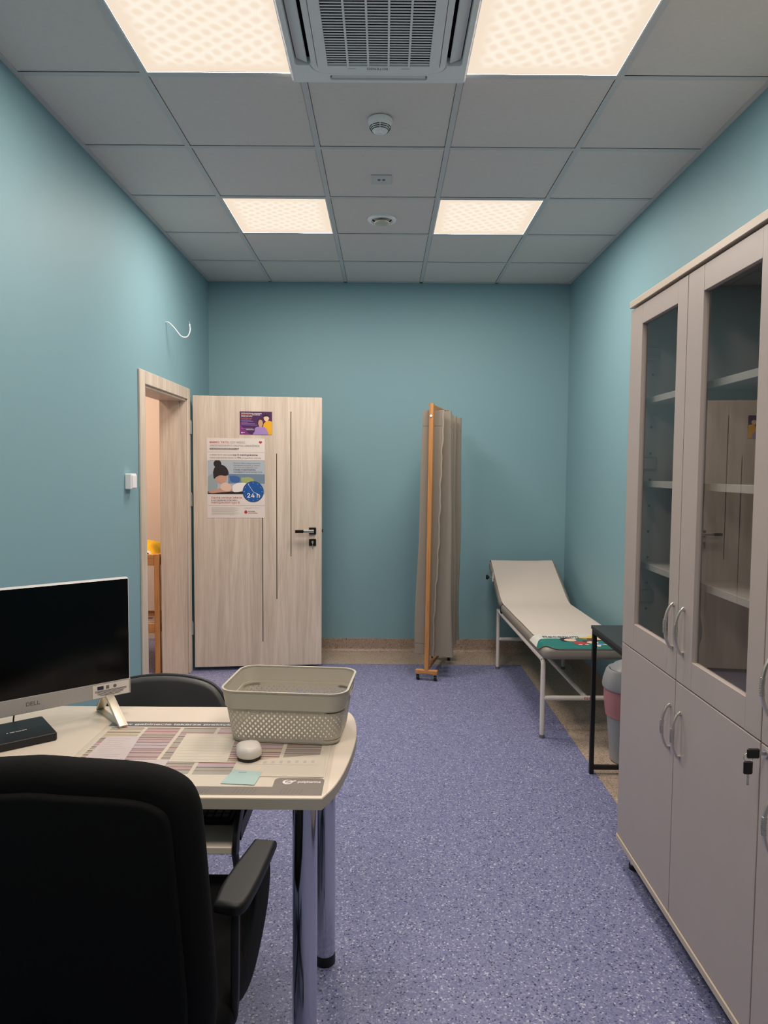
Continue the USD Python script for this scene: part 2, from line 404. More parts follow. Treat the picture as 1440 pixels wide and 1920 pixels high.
for x in GX[1:-1]:
    part(ceil, 'ceiling_runner', cat(bx(x - 0.012, x + 0.012, YF, YB, ZC, ZC + 0.003), bx(x - 0.002, x + 0.002, YF, YB, ZC + 0.003, ZC + 0.03)), m_tee, world=True)
for y in GY[1:-1]:
    for i in range(5):
        part(ceil, 'cross_tee', bx(GX[i] + 0.0122, GX[i + 1] - 0.0122, y - 0.012, y + 0.012, ZC + 0.0006, ZC + 0.0032), m_tee, world=True)
for m in (bx(XL, XL + 0.022, YF, YB, ZC, ZC + 0.003), bx(XR - 0.022, XR, YF, YB, ZC, ZC + 0.003), bx(XL + 0.022, XR - 0.022, YB - 0.022, YB, ZC, ZC + 0.003)):
    part(ceil, 'edge_angle', m, m_tee, world=True)

lamp_labels = {(1, 2.164): 'square glowing warm white ceiling panel left of the air conditioner', (3, 2.164): 'square glowing warm white ceiling panel right of the air conditioner',
               (1, 3.964): 'smaller-looking far glowing ceiling panel on the door side, left of the round vent', (3, 3.964): 'far glowing ceiling panel to the right of the round vent',
               (1, 0.364): 'ceiling light panel above the black office chair, outside the picture', (3, 0.364): 'ceiling light panel above the near cabinets, outside the picture'}
for (i, j), (x0, x1, y0, y1) in sorted(lamp_cells.items(), key=lambda q: -q[0][1]):
    cx, cy = (x0 + x1) / 2, (y0 + y1) / 2
    t = thing('ceiling_light', lamp_labels[(i, round(y0, 3))], 'ceiling light', (cx, cy, ZC), group='square ceiling light panels')
    h = 0.2875
    fr = sbox(-h, -h, h, h).difference(sbox(-h + 0.006, -h + 0.006, h - 0.006, h - 0.006))
    part(t, 'frame', ext(fr, 0.0005, 0.04), m_white_pl)
    part(t, 'diffuser', bx(-h + 0.006, h - 0.006, -h + 0.006, h - 0.006, 0.004, 0.007), m_lens)
    rect_light(t.path + '/lamp', (0, 0, 0.003), 0.56, 0.56, LAMP_COLOR, LAMP_POWER * LAMP_SCALE[round(y0, 1)])

# ------------------------------------------------------------------ doorway and door
d1 = thing('door_1', 'pale ash door standing open beside its frame', kind='structure', loc=(XL, 5.11, 0))
cw = 0.085
for nm, m in (('casing', bx(XL, XL + 0.014, DY0 - cw, DY0 + 0.006, 0, DZ + 0.072, 0.003)), ('casing', bx(XL, XL + 0.014, DY1 - 0.006, DY1 + cw - 0.03, 0, DZ + 0.072, 0.003)),
              ('casing', bx(XL, XL + 0.014, DY0 + 0.006, DY1 - 0.006, DZ - 0.006, DZ + 0.072, 0.003)),
              ('casing', bx(XL - WT - 0.014, XL - WT, DY0 - cw, DY0 + 0.006, 0, DZ + 0.072, 0.003)), ('casing', bx(XL - WT - 0.014, XL - WT, DY1 - 0.006, DY1 + cw, 0, DZ + 0.072, 0.003)),
              ('casing', bx(XL - WT - 0.014, XL - WT, DY0 + 0.006, DY1 - 0.006, DZ - 0.006, DZ + 0.072, 0.003)),
              ('jamb', bx(XL - WT, XL, DY0, DY0 + 0.02, 0, DZ)), ('jamb', bx(XL - WT, XL, DY1 - 0.02, DY1, 0, DZ)), ('jamb', bx(XL - WT, XL, DY0 + 0.02, DY1 - 0.02, DZ - 0.02, DZ)),
              ('door_stop', bx(XL - WT, XL - 0.045, DY1 - 0.034, DY1 - 0.02, 0, DZ - 0.02)), ('door_stop', bx(XL - WT, XL - 0.045, DY0 + 0.02, DY0 + 0.034, 0, DZ - 0.02))):
    part(d1, nm, m, m_ash, world=True)
DOOR_A = math.degrees(math.atan2(0.105, 0.922))
DO = np.array([-1.385, 5.11, 0.0])
def dw(m):
    """Door-leaf coordinates (s along the leaf, y = 0 its face, z) to the room."""
    m = mv(m, rz=DOOR_A); m.apply_translation(DO); return m
leaf = part(d1, 'door_leaf', dw(bx(0, 0.928, 0, 0.04, 0.028, 2.013, 0.002)), m_ash, world=True)
def ds(x, z):
    """A point seen at depth 5.13 to (s, z) on the leaf."""
    k = (5.11 + (x + 1.385) * 0.1139) / 5.13
    return (x * k + 1.385) / math.cos(math.radians(DOOR_A)), EYE + (z - EYE) * k
for x, z0, z1 in ((-0.680, 0.852, 1.902), (-0.784, 0.537, 1.60), (-0.887, 0.219, 1.28)):
    s, za = ds(x, z0); _, zb = ds(x, z1)
    part(leaf, 'groove', dw(bx(s - 0.003, s + 0.003, -0.0004, 0.001, za, zb)), m_groove, world=True)
s0, hz = ds(-0.523, 1.040)
ros = part(d1, 'handle_rosette', dw(bx(s0 - 0.026, s0 + 0.026, -0.009, 0, hz - 0.026, hz + 0.026, 0.003)), m_bronze, world=True, label='dark square handle rosette')
lev = cat(cyl((s0, -0.008, hz), (s0, -0.05, hz), 0.009), bx(s0 - 0.068, s0 + 0.011, -0.056, -0.042, hz - 0.011, hz + 0.011, 0.003))
part(ros, 'lever', dw(lev), m_nickel, world=True)
part(ros, 'lever_grip', dw(bx(s0 - 0.128, s0 - 0.068, -0.057, -0.041, hz - 0.011, hz + 0.011, 0.002)), m_bronze, world=True)
hz2 = hz - 0.085
esc = part(d1, 'lock_escutcheon', dw(bx(s0 - 0.026, s0 + 0.026, -0.008, 0, hz2 - 0.026, hz2 + 0.026, 0.003)), m_bronze, world=True)
part(esc, 'lock_cylinder', dw(cyl((s0, -0.008, hz2 + 0.004), (s0, -0.014, hz2 + 0.004), 0.009)), m_nickel, world=True)
t = thing('door_key', 'small steel key left in the lock of the open ash door', 'key', tuple((dw(trimesh.Trimesh([[s0, -0.014, hz2]], [[0, 0, 0]], process=False))).vertices[0]), DOOR_A)
part(t, 'key_blade', bx(-0.001, 0.001, -0.028, 0.0, -0.003, 0.008, 0.0005), m_nickel)
part(t, 'key_bow', mv(lathe([(0.004, -0.001), (0.011, -0.001), (0.011, 0.001), (0.004, 0.001), (0.004, -0.001)], n=20), 0, -0.030, -0.008, ry=90), m_nickel)
part(t, 'key_tag', bx(-0.003, 0.003, -0.034, -0.032, -0.048, -0.018, 0.001), m_nickel)
part(d1, 'latch', dw(bx(0.928, 0.937, 0.010, 0.03, hz - 0.012, hz + 0.012, 0.002)), m_black, world=True)
for z in (0.32, 1.26, 1.78):
    part(d1, 'hinge', cat(cyl((XL + 0.018, 5.098, z - 0.045), (XL + 0.018, 5.098, z + 0.045), 0.008, 12), cyl((XL + 0.018, 5.098, z + 0.045), (XL + 0.018, 5.098, z + 0.056), 0.005, 10)), m_nickel, world=True)

# hallway beyond the doorway
HX0, HY0, HY1 = -3.3, 3.2, 6.1
struct('floor_hallway', bx(HX0, XL - WT, HY0, HY1, -0.06, 0), m_floor, 'blue speckled hallway floor beyond the doorway')
struct('floor_threshold', bx(XL - WT, XL, DY0, DY1, -0.06, -0.0), m_floor)
struct('wall_hallway', bx(HX0 - 0.1, XL - WT, HY1, HY1 + 0.1, -0.06, ZC), m_hallwall, 'warm pink-lit hallway wall seen through the doorway')
struct('wall_hallway_side', bx(HX0 - 0.1, HX0, HY0, HY1, -0.06, ZC), m_hallwall)
struct('wall_hallway_front', bx(HX0 - 0.1, XL - WT, HY0 - 0.1, HY0, -0.06, ZC), m_hallwall)
struct('ceiling_hallway', bx(HX0 - 0.1, XL - WT, HY0 - 0.1, HY1 + 0.1, ZC - 0.2, ZC - 0.1), m_tile)
t = thing('ceiling_light', 'warm hallway ceiling lamp, out of sight beyond the doorway', 'ceiling light', (-2.5, 4.9, ZC - 0.2))
part(t, 'frame', ext(sbox(-0.3, -0.3, 0.3, 0.3).difference(sbox(-0.29, -0.29, 0.29, 0.29)), -0.03, 0), m_white_pl)
part(t, 'diffuser', bx(-0.29, 0.29, -0.29, 0.29, -0.024, -0.02), m_hall_lens)
rect_light(t.path + '/lamp', (0, 0, -0.026), 0.57, 0.57, HALL_COLOR, HALL_POWER)

# changing table in the hallway
TX0, TX1, TY0, TY1 = -2.42, -1.612, 5.02, 5.50
t = thing('changing_table', 'beech wood table with a lower shelf seen through the open doorway', 'table', ((TX0 + TX1) / 2, (TY0 + TY1) / 2, 0))
for x in (TX0, TX1 - 0.036):
    for y in (TY0, TY1 - 0.036):
        part(t, 'leg', bx(x, x + 0.036, y, y + 0.036, 0, 0.875, 0.003), m_beech, world=True)
for y in (TY0 + 0.006, TY1 - 0.03):
    part(t, 'top_rail', bx(TX0 + 0.036, TX1 - 0.036, y, y + 0.022, 0.79, 0.87, 0.002), m_beech_h, world=True)
    part(t, 'shelf_rail', bx(TX0 + 0.036, TX1 - 0.036, y, y + 0.022, 0.30, 0.37, 0.002), m_beech_h, world=True)
for x in (TX0 + 0.006, TX1 - 0.028):
    part(t, 'side_rail', bx(x, x + 0.022, TY0 + 0.036, TY1 - 0.036, 0.79, 0.87, 0.002), m_beech_h, world=True)
    part(t, 'side_rail', bx(x, x + 0.022, TY0 + 0.036, TY1 - 0.036, 0.30, 0.37, 0.002), m_beech_h, world=True)
part(t, 'top_board', bx(TX0 + 0.03, TX1 - 0.03, TY0 + 0.03, TY1 - 0.03, 0.845, 0.857), m_beech_h, world=True)
part(t, 'shelf', bx(TX0 + 0.03, TX1 - 0.03, TY0 + 0.03, TY1 - 0.03, 0.345, 0.357), m_beech_h, world=True)
def cloth_fn(u, v):
    x, y = -2.10 + 0.44 * u, 5.10 + 0.36 * v
    e = min(u, 1 - u, v, 1 - v) * 8
    return (x, y, 0.862 + 0.075 * min(1, e) * (0.35 + meshkit.noise(np.array([x * 9, y * 9, 1.0]), 3)))
t = thing('cloth', 'crumpled yellow cloth lying on the beech table in the hallway', 'cloth', (-1.88, 5.28, 0.857))
part(t, 'fabric', grid(cloth_fn, 26, 20, 0.003), m_yellow, smooth=60, world=True)
t = thing('crumpled_paper', 'crumpled white paper in front of the yellow cloth on the beech table', 'paper', (-1.78, 5.08, 0.857))
part(t, 'sheet', grid(lambda u, v: (-1.86 + 0.17 * u, 5.055 + 0.05 * v, 0.860 + 0.05 * meshkit.noise(np.array([u * 4, v * 3, 2.0]), 5) * min(1, 6 * min(u, 1 - u) + 0.2)), 18, 10, 0.001), m_paper, smooth=40, world=True)
for k, (x, y, a) in enumerate(((-1.82, 5.17, 6), (-2.17, 5.28, -9))):
    t = thing('magazine', ['white magazine on the lower shelf of the beech table', 'dark magazine beyond the white one under the beech table top'][k], 'magazine', (x, y, 0.357), a)
    part(t, 'pages', bx(-0.15, 0.15, -0.105, 0.105, 0.0, 0.012), m_paper)
    part(t, 'cover', bx(-0.151, 0.151, -0.106, 0.106, 0.012, 0.0135), [m_paperb, m_hair][k])
    part(t, 'cover_print', ext(sbox(-0.12, -0.08, 0.02, -0.03).union(sbox(-0.1, 0.0, 0.1, 0.06)), 0.0135, 0.0139), [m_red, m_skin][k])

# ------------------------------------------------------------------ posters on the door leaf
def door_print(name, label, x0, x1, z0, z1, cat_):
    s0, a = ds(x0, z0); s1, b = ds(x1, z1)
    c = dw(trimesh.Trimesh([[s0, -0.0006, a]], [[0, 0, 0]], process=False)).vertices[0]
    return thing(name, label, cat_, tuple(c), DOOR_A), s1 - s0, b - a
def pp(t, name, g, layer, mat, label=None):
    """A flat printed shape (xy) or lettering on a poster, layer by layer."""
    m = ext(g, 0, 0.0003) if not isinstance(g, trimesh.Trimesh) else g
    return part(t, name, up(lift(m, 0.0006 + 0.00025 * layer), 0.0), mat, label=label)
t, W, H = door_print('poster', 'white health poster with a blue clock and red heading on the open door', -1.291, -0.870, 1.130, 1.708, 'poster')
part(t, 'sheet', up(ext(sbox(0, 0, W, H), 0, 0.0006), 0.0), m_paperb)
X = lambda px: (px - 240) / (1225 - 240) * W            # poster zoom pixels to metres
Z = lambda py: (1545 - py) / (1545 - 190) * H
def L(s, x0, x1, y, h, bold=False): return txt(s, h / (1545 - 190) * H, X(x0), Z(y), bold, w=X(x1) - X(x0), d=0.0003)
pp(t, 'heading_red', L('MAMO, TATO,', 292, 622, 278, 33, True), 1, m_red)
pp(t, 'heading_text', cat(L('CZY WIESZ,', 642, 900, 278, 33), L('JAKIE MOGĄ BYĆ SKUTKI ZAKAŻENIA', 290, 1138, 334, 33)), 1, m_grey)
pp(t, 'heading_navy', L('MENINGOKOKAMI?', 290, 785, 390, 33, True), 1, m_navy)
for m in (L('U dzieci do 5. roku życia', 292, 672, 486, 27), L('może odpowiadać nawet za', 295, 735, 535, 24), L('przypadków choroby', 835, 1165, 535, 24)): pp(t, 'intro_text', m, 1, m_grey)
pp(t, 'intro_bold', cat(L('typ B meningokoków', 682, 1105, 486, 27, True), L('70%', 748, 820, 535, 26, True)), 1, m_navy)
for g in (sbox(X(292), Z(563), X(1222), Z(559)), sbox(X(250), Z(428), X(1222), Z(426)), sbox(X(262), Z(1336), X(1222), Z(1333))): pp(t, 'rule', g, 1, m_grey)
heart = unary_union([Point(X(1140), Z(252)).buffer(X(256) - X(240)), Point(X(1164), Z(252)).buffer(X(256) - X(240)), Polygon([(X(1126), Z(258)), (X(1178), Z(258)), (X(1152), Z(284))])])
pp(t, 'heart', heart, 1, m_red)
pic = sbox(X(252), Z(1140), X(1225), Z(568))
pp(t, 'photo_background', pic, 1, m_room)
def blob(pts): return Polygon(crom([(X(a), Z(b)) for a, b in pts] + [(X(pts[0][0]), Z(pts[0][1]))], 5)[:, :2]).buffer(0)
clip = lambda g: g.intersection(pic)
pp(t, 'photo_floor', clip(sbox(X(252), Z(1140), X(900), Z(1095))), 2, m_hair)
pp(t, 'photo_sofa', clip(sbox(X(600), Z(960), X(1225), Z(800))), 2, M('sofa_print', (112, 134, 152), 0.5))
pp(t, 'photo_dress', clip(blob([(250, 850), (330, 800), (400, 880), (420, 1000), (380, 1080), (250, 1080)])), 3, M('mint_print', (150, 164, 166), 0.5))
pp(t, 'photo_trousers', clip(blob([(820, 860), (960, 850), (1040, 900), (980, 950), (830, 930)])), 3, m_green_p)
pp(t, 'photo_jeans', clip(blob([(620, 830), (740, 830), (800, 870), (780, 940), (650, 930)])), 3, m_blue2)
pp(t, 'photo_pillow', clip(blob([(670, 1000), (760, 950), (900, 950), (960, 1020), (850, 1085), (690, 1100)])), 3, m_whitei)
pp(t, 'photo_arm', clip(blob([(250, 1110), (330, 1080), (480, 1040), (640, 1040), (660, 1090), (480, 1110), (330, 1125)])), 4, m_skin)
pp(t, 'photo_face', clip(blob([(390, 830), (520, 800), (580, 850), (560, 920), (480, 960), (410, 930)])), 4, m_skin)
pp(t, 'photo_doll', clip(blob([(470, 980), (540, 945), (620, 970), (660, 1030), (620, 1090), (520, 1080), (470, 1040)])), 5, m_skin2)
pp(t, 'photo_hair', clip(unary_union([blob([(345, 770), (380, 680), (480, 640), (570, 690), (610, 790), (560, 830), (470, 820), (400, 850), (360, 880)]), Point(X(420), Z(625)).buffer(X(305) - X(240))])), 5, m_hair)
pp(t, 'side_text', cat(*[L(s, 692, x1, y, 24) for s, x1, y in (('Pierwsze objawy mogą przypominać', 1150, 625), ('przeziębienie lub grypę, a choroba', 1135, 662), ('już w 24h może zagrażać życiu', 1098, 700))]), 2, m_grey)
pp(t, 'side_bold', cat(L('w swojej i w natychmiastowej', 692, 1062, 736, 24, True), L('wymagających od wczesnego życia', 692, 1175, 773, 24)), 2, m_navy)
cx, cz, cr = X(1025), Z(1098), X(240 + 180) - X(240)
pp(t, 'clock_ring', Point(cx, cz).buffer(cr), 6, m_navy)
pp(t, 'clock_face', Point(cx, cz).buffer(cr * 0.96), 7, m_bluep)
ticks = [LineString([(cx + cr * a * math.sin(q), cz + cr * a * math.cos(q)) for a in (0.80, 0.90)]).buffer(0.0007) for q in np.arange(12) * pi / 6]
hands = [LineString([(cx, cz), (X(940), Z(970))]).buffer(0.0012), LineString([(cx, cz), (X(1120), Z(1150))]).buffer(0.0012)]
pp(t, 'clock_marks', unary_union(ticks + hands), 8, m_whitei)
pp(t, 'clock_text', L('24 h', 922, 1138, 1198, 72, True), 9, m_whitei)
pp(t, 'advice_red', cat(L('Zapytaj swojego lekarza', 312, 830, 1215, 34), L('meningokokom typu B.', 312, 800, 1300, 34)), 1, m_red)
pp(t, 'advice_text', L('o szczepienie przeciwko', 312, 752, 1258, 30), 1, m_navy)
pp(t, 'small_print', unary_union([sbox(X(318), Z(y + 5), X(700 + 130 * rng.random()), Z(y)) for y in range(1360, 1500, 13)] + [sbox(X(875), Z(y + 5), X(x1), Z(y)) for y, x1 in ((1368, 1135), (1384, 990))]), 1, m_lgrey)
pp(t, 'emblem', unary_union([Point(X(898), Z(1448)).buffer(X(267) - X(240)), Polygon([(X(882), Z(1430)), (X(914), Z(1430)), (X(902), Z(1408))])]), 1, m_red)
pp(t, 'emblem_text', cat(L('ROZUMIEM', 938, 1055, 1446, 18, True)), 1, m_grey)
pp(t, 'emblem_red', cat(L('SZCZEPIENIA', 938, 1100, 1472, 15, True)), 1, m_red)

t, W, H = door_print('leaflet', 'small purple leaflet with two smiling young people above the white poster on the door', -1.050, -0.817, 1.736, 1.900, 'leaflet')
part(t, 'sheet', up(ext(sbox(0, 0, W, H), 0, 0.0006), 0.0), m_purple)
X = lambda px: (px - 185) / (1265 - 185) * W
Z = lambda py: (900 - py) / (900 - 145) * H
def L(s, x0, x1, y, h, bold=False): return txt(s, h / (900 - 145) * H, X(x0), Z(y), bold, w=X(x1) - X(x0), d=0.0003)
full = sbox(0, 0, W, H); clip = lambda g: g.intersection(full)
pp(t, 'print_glow', clip(Polygon([(X(185), Z(900)), (X(185), Z(560)), (X(520), Z(900))])), 1, m_magenta)
pp(t, 'heading_text', cat(L('OGÓLNOPOLSKI PROGRAM', 235, 915, 222, 36, True), L('SZCZEPIEŃ', 600, 865, 270, 36, True), L('PRZECIW HPV!', 235, 605, 318, 36, True)), 2, m_whitei)
pp(t, 'heading_orange', cat(L('BEZPŁATNYCH', 235, 580, 270, 36, True), L('ZASZCZEP SIĘ', 235, 585, 385, 24, True)), 2, m_orange)
pp(t, 'body_text', unary_union([sbox(X(235), Z(y + 13), X(x1), Z(y)) for y, x1 in ((415, 560), (458, 635), (488, 455), (535, 690), (580, 770), (688, 620))]), 2, m_lilac_p)
pp(t, 'web_text', cat(L('WWW.HPV.PL', 385, 660, 752, 32, True), L('HPV', 290, 355, 850, 28, True)), 2, m_whitei)
pp(t, 'logo', Point(X(255), Z(838)).buffer(X(207) - X(185)), 2, m_whitei)
pp(t, 'hoodie', clip(blob([(960, 560), (1080, 460), (1200, 450), (1280, 520), (1290, 900), (1110, 905), (980, 700)])), 2, m_yellow_p)
pp(t, 'boy_face', clip(blob([(985, 330), (1070, 280), (1160, 330), (1150, 410), (1080, 470), (1010, 420)])), 3, m_skin2)
pp(t, 'boy_hair', clip(blob([(960, 340), (970, 260), (1070, 235), (1170, 280), (1175, 350), (1120, 300), (1010, 305)])), 4, m_hair)
pp(t, 'shirt', clip(blob([(680, 800), (700, 680), (820, 640), (1000, 650), (1090, 740), (1110, 905), (650, 905)])), 5, m_lilac_p)
pp(t, 'girl_hair', clip(blob([(790, 560), (770, 430), (830, 340), (920, 340), (975, 420), (970, 600), (880, 620)])), 4, M('auburn_print', (66, 24, 44), 0.5))
pp(t, 'girl_face', clip(blob([(800, 520), (830, 430), (900, 410), (950, 470), (950, 580), (890, 660), (830, 620)])), 6, m_skin)

# ------------------------------------------------------------------ things on the left wall
t = thing('light_switch', 'white surface-mounted light switch on the blue wall left of the doorway', 'light switch', (XL, 3.885, 1.415))
part(t, 'housing', bx(0, 0.036, -0.042, 0.042, -0.043, 0.043, 0.004), m_white_pl)
part(t, 'rocker', bx(0.036, 0.041, -0.033, 0.033, -0.036, 0.034, 0.002), m_white_pl)
t = thing('loose_cable', 'loose white cable end curling out of the blue wall above the doorway', 'cable', (XL, 4.60, 2.425))
part(t, 'cable', tube([(-0.002, 0, 0), (0.02, 0.0, -0.002), (0.055, 0.0, -0.035), (0.095, 0.01, -0.085), (0.13, 0.02, -0.088), (0.15, 0.02, -0.05), (0.148, 0.02, -0.005)], 0.004, 10), m_white_pl, smooth=True)
part(t, 'bare_wire', tube([(0.148, 0.02, -0.006), (0.146, 0.02, 0.012)], 0.0015, 8), m_nickel)

# ------------------------------------------------------------------ things on the ceiling
AC = (-0.033, 2.425)
t = thing('air_conditioner', 'white square cassette air conditioner set in the ceiling between the two near light panels', 'air conditioner', (AC[0], AC[1], ZC))
z0 = -0.034
pan = rrect(-0.325, 0.325, -0.325, 0.325, 0.012)
gs = 0.218
inner = rrect(-gs, gs, -gs - 0.01, gs + 0.01, 0.03)
slots = [rrect(-0.300, -0.243, -0.205, 0.205, 0.012), rrect(0.243, 0.300, -0.205, 0.205, 0.012), rrect(-0.18, 0.18, 0.268, 0.300, 0.010), rrect(-0.18, 0.18, -0.300, -0.268, 0.010)]
hole = unary_union([inner.buffer(0.002)] + slots)
part(t, 'panel', cat(ext(pan.difference(hole), z0 + 0.006, -0.004), ext(pan.buffer(-0.008).difference(unary_union([inner.buffer(0.03)] + slots)), z0, z0 + 0.006), ext(inner.buffer(0.022).difference(inner.buffer(0.003)).difference(unary_union(slots)), z0 - 0.004, z0 + 0.006)), m_white_pl)
part(t, 'duct', cat(bx(-0.303, 0.303, -0.303, 0.303, 0.02, 0.05), bx(-0.306, -0.302, -0.303, 0.303, z0 + 0.007, 0.05), bx(0.302, 0.306, -0.303, 0.303, z0 + 0.007, 0.05), bx(-0.302, 0.302, -0.306, -0.302, z0 + 0.007, 0.05), bx(-0.302, 0.302, 0.302, 0.306, z0 + 0.007, 0.05)), m_dark)
for k, s in enumerate(slots):
    a, b, c, d = s.bounds
    if k < 2:
        fl = bx(-0.022, 0.022, b + 0.006, d - 0.006, -0.003, 0.003, 0.002)
        lou = part(t, 'louver', mv(fl, (a + c) / 2 + (-0.004 if k == 0 else 0.004), 0, z0 + 0.016, ry=22 if k == 0 else -22), m_white2)
        for q in range(9):
            yy = b + 0.03 + (d - b - 0.06) * q / 8
    else:
        part(t, 'louver', mv(bx(a + 0.006, c - 0.006, -0.012, 0.012, -0.003, 0.003, 0.002), 0, (b + d) / 2 + (0.002 if k == 2 else -0.002), z0 + 0.010, rx=-18 if k == 2 else 18), m_white2)
opening = sbox(-0.182, -0.165, 0.182, 0.195)
gr = part(t, 'grille', ext(inner.difference(opening), z0 - 0.008, z0 + 0.004), m_white_pl)
nsl = 25
for k in range(nsl):
    y = -0.165 + 0.36 * (k + 0.5) / nsl
    part(gr, 'grille_slat', mv(bx(-0.182, 0.182, -0.0032, 0.0032, -0.0012, 0.0012, 0.0006), 0, y, z0 - 0.003), m_white_pl)
for k in range(1, 5):
    x = -0.182 + 0.364 * k / 5
    part(gr, 'grille_rib', bx(x - 0.0035, x + 0.0035, -0.165, 0.195, z0 - 0.0078, z0 + 0.002), m_white_pl)
part(t, 'filter', bx(-0.19, 0.19, -0.17, 0.2, z0 + 0.022, z0 + 0.026), m_dark)
under = lambda m: mv(m, ry=180)
lg = mv(under(txt('ROTENSO', 0.013, 0, 0, False, w=0.075, align='c')), -0.004, 0.204, z0 - 0.0081)
part(t, 'brand_text', lg, m_grey)
part(t, 'receiver_window', bx(0.006, 0.030, -0.186, -0.173, z0 - 0.0095, z0 - 0.0075, 0.001), m_black)
part(t, 'display_marks', unary_ext := ext(unary_union([Polygon([(x - 0.004, -0.184), (x + 0.004, -0.184), (x, -0.177)]) for x in (-0.062, -0.047, -0.032, -0.017)] + [sbox(-0.155, -0.180, -0.115, -0.178), sbox(-0.15, -0.185, -0.112, -0.183)] + [sbox(-0.11, 0.209, -0.082, 0.2105), sbox(0.082, 0.209, 0.112, 0.2105)]), z0 - 0.0084, z0 - 0.008), m_grey)

t = thing('smoke_detector', 'round white smoke detector on the ceiling behind the air conditioner', 'smoke detector', (-0.030, 3.095, ZC))
part(t, 'base', lathe([(0, 0), (0.052, 0), (0.053, -0.006), (0.050, -0.014), (0, -0.014)]), m_white_pl, smooth=35)
part(t, 'body', lathe([(0, -0.014), (0.046, -0.014), (0.045, -0.030), (0.032, -0.048), (0.016, -0.053), (0, -0.053)]), m_white_pl, smooth=25)
for r, z in ((0.0445, -0.0325), (0.0405, -0.0385), (0.0362, -0.0445)):
    for k in range(8):
        a0 = k * pi / 4 + 0.06
        pts = [(r * math.cos(a0 + q), r * math.sin(a0 + q), z) for q in np.linspace(0, pi / 4 - 0.12, 6)]
        part(t, 'vent_slot', tube(pts, 0.0016, 6, False), m_black)
part(t, 'test_button', lathe([(0, -0.053), (0.012, -0.053), (0.011, -0.057), (0, -0.058)], n=20), m_white_pl, smooth=35)

t = thing('emergency_light', 'small flat rectangular fitting with two tiny lamps on the ceiling, between smoke detector and vent', 'emergency light', (-0.028, 3.715, ZC))
part(t, 'plate', bx(-0.052, 0.052, -0.055, 0.055, -0.003, 0.004, 0.001), m_tee)
for x in (-0.012, 0.012):
    part(t, 'lens', lathe([(0, -0.003), (0.008, -0.003), (0.007, -0.006), (0, -0.007)], (x, -0.006, 0), 16), m_grey, smooth=35)
t = thing('air_vent', 'round white ceiling air valve between the two far light panels', 'vent', (-0.027, 4.29, ZC))
part(t, 'ring', lathe([(0.058, 0.004), (0.058, -0.004), (0.066, -0.012), (0.084, -0.008), (0.086, 0.0), (0.086, 0.004), (0.058, 0.004)]), m_white_pl, smooth=35)
part(t, 'throat', lathe([(0, 0.035), (0.058, 0.035), (0.058, -0.003), (0.0565, -0.003), (0.0565, 0.033), (0, 0.033)]), m_dark, smooth=35)
part(t, 'disc', lathe([(0, -0.026), (0.028, -0.027), (0.043, -0.024), (0.046, -0.019), (0.040, -0.014), (0, -0.010)]), M('vent_disc', (196, 194, 176), 0.45), smooth=35)
part(t, 'spindle', cyl((0, 0, -0.001), (0, 0, 0.034), 0.005, 10), m_nickel)

# ------------------------------------------------------------------ privacy screen
A, B = np.array([0.308, 4.925]), np.array([0.452, 5.462])
ax2 = (B - A) / np.linalg.norm(B - A); nx2 = np.array([ax2[1], -ax2[0]])
SL = float(np.linalg.norm(B - A))
ANG = math.degrees(math.atan2(ax2[1], ax2[0]))
sc = thing('privacy_screen', 'wheeled beech privacy screen with a bunched grey curtain in front of the back wall', 'privacy screen', (A[0], A[1], 0), ANG)
# local frame: x along the screen, y to its left
lean = 0.016
for x in (0.0, SL):
    part(sc, 'post', tube([(x, 0, 0.055), (x, -lean, 1.95)], 0.02, 16, False, flat=(0.019, 0.0165)), m_beech, smooth=30)
    part(sc, 'foot_bar', bx(x - 0.018, x + 0.018, -0.080, 0.080, 0.048, 0.078, 0.004), m_beech_h)
part(sc, 'lower_rail', bx(0.018, SL - 0.018, -0.012, 0.012, 0.066, 0.092, 0.003), m_beech_h)
part(sc, 'top_board', bx(0.016, SL - 0.016, -lean - 0.009, -lean + 0.009, 1.852, 1.946, 0.003), m_beech_h)
part(sc, 'curtain_rod', cyl((0, -lean, 1.868), (SL, -lean, 1.868), 0.008, 12), m_nickel, smooth=True)
for x in (-0.019, SL + 0.015):
    part(sc, 'bolt_cap', mv(lathe([(0, 0), (0.009, 0), (0.008, 0.004), (0, 0.005)], n=18), x, -lean + 0.001, 1.862, ry=-90 if x < 0 else 90), m_white_pl, smooth=35)
for x in (0.0, SL):
    for y in (-0.062, 0.062):
        c = part(sc, 'caster', cat(mv(lathe([(0, -0.011), (0.017, -0.011), (0.020, -0.007), (0.020, 0.007), (0.017, 0.011), (0, 0.011)], n=22), x + 0.006, y, 0.020, rx=90)), m_black, smooth=35)
        part(c, 'caster_fork', cat(bx(x - 0.008, x + 0.010, y - 0.015, y - 0.012, 0.016, 0.046), bx(x - 0.008, x + 0.010, y + 0.012, y + 0.015, 0.016, 0.046), bx(x - 0.008, x + 0.010, y - 0.015, y + 0.015, 0.042, 0.048)), m_nickel)
def curtain(u, v):
    """u along the folds, v down. Folds hang on both sides of the rod, wider to the right."""
    n = 5.0
    ph = u * n * 2 * pi
    x = 0.012 + (SL - 0.03) * u + 0.012 * math.sin(ph * 2 + 1)
    wob = 0.014 * math.sin(3.1 * u * 6 + 2.2 * v) + 0.008 * math.sin(9 * v + 7 * u)
    a = 0.105 * (0.9 + 0.2 * math.sin(5 * u + 2)) * (0.92 + 0.16 * v * v)
    y = -lean - 0.030 + a * math.sin(ph - 0.5) + wob * v
    if u < 0.12:
        y += 0.05 * v * (1 - u / 0.12)
    bot = 0.155 + 0.05 * u + 0.014 * math.sin(ph)
    return (x + 0.012 * v * math.cos(ph), y, 1.905 - 0.02 * u - (1.895 - bot) * v)
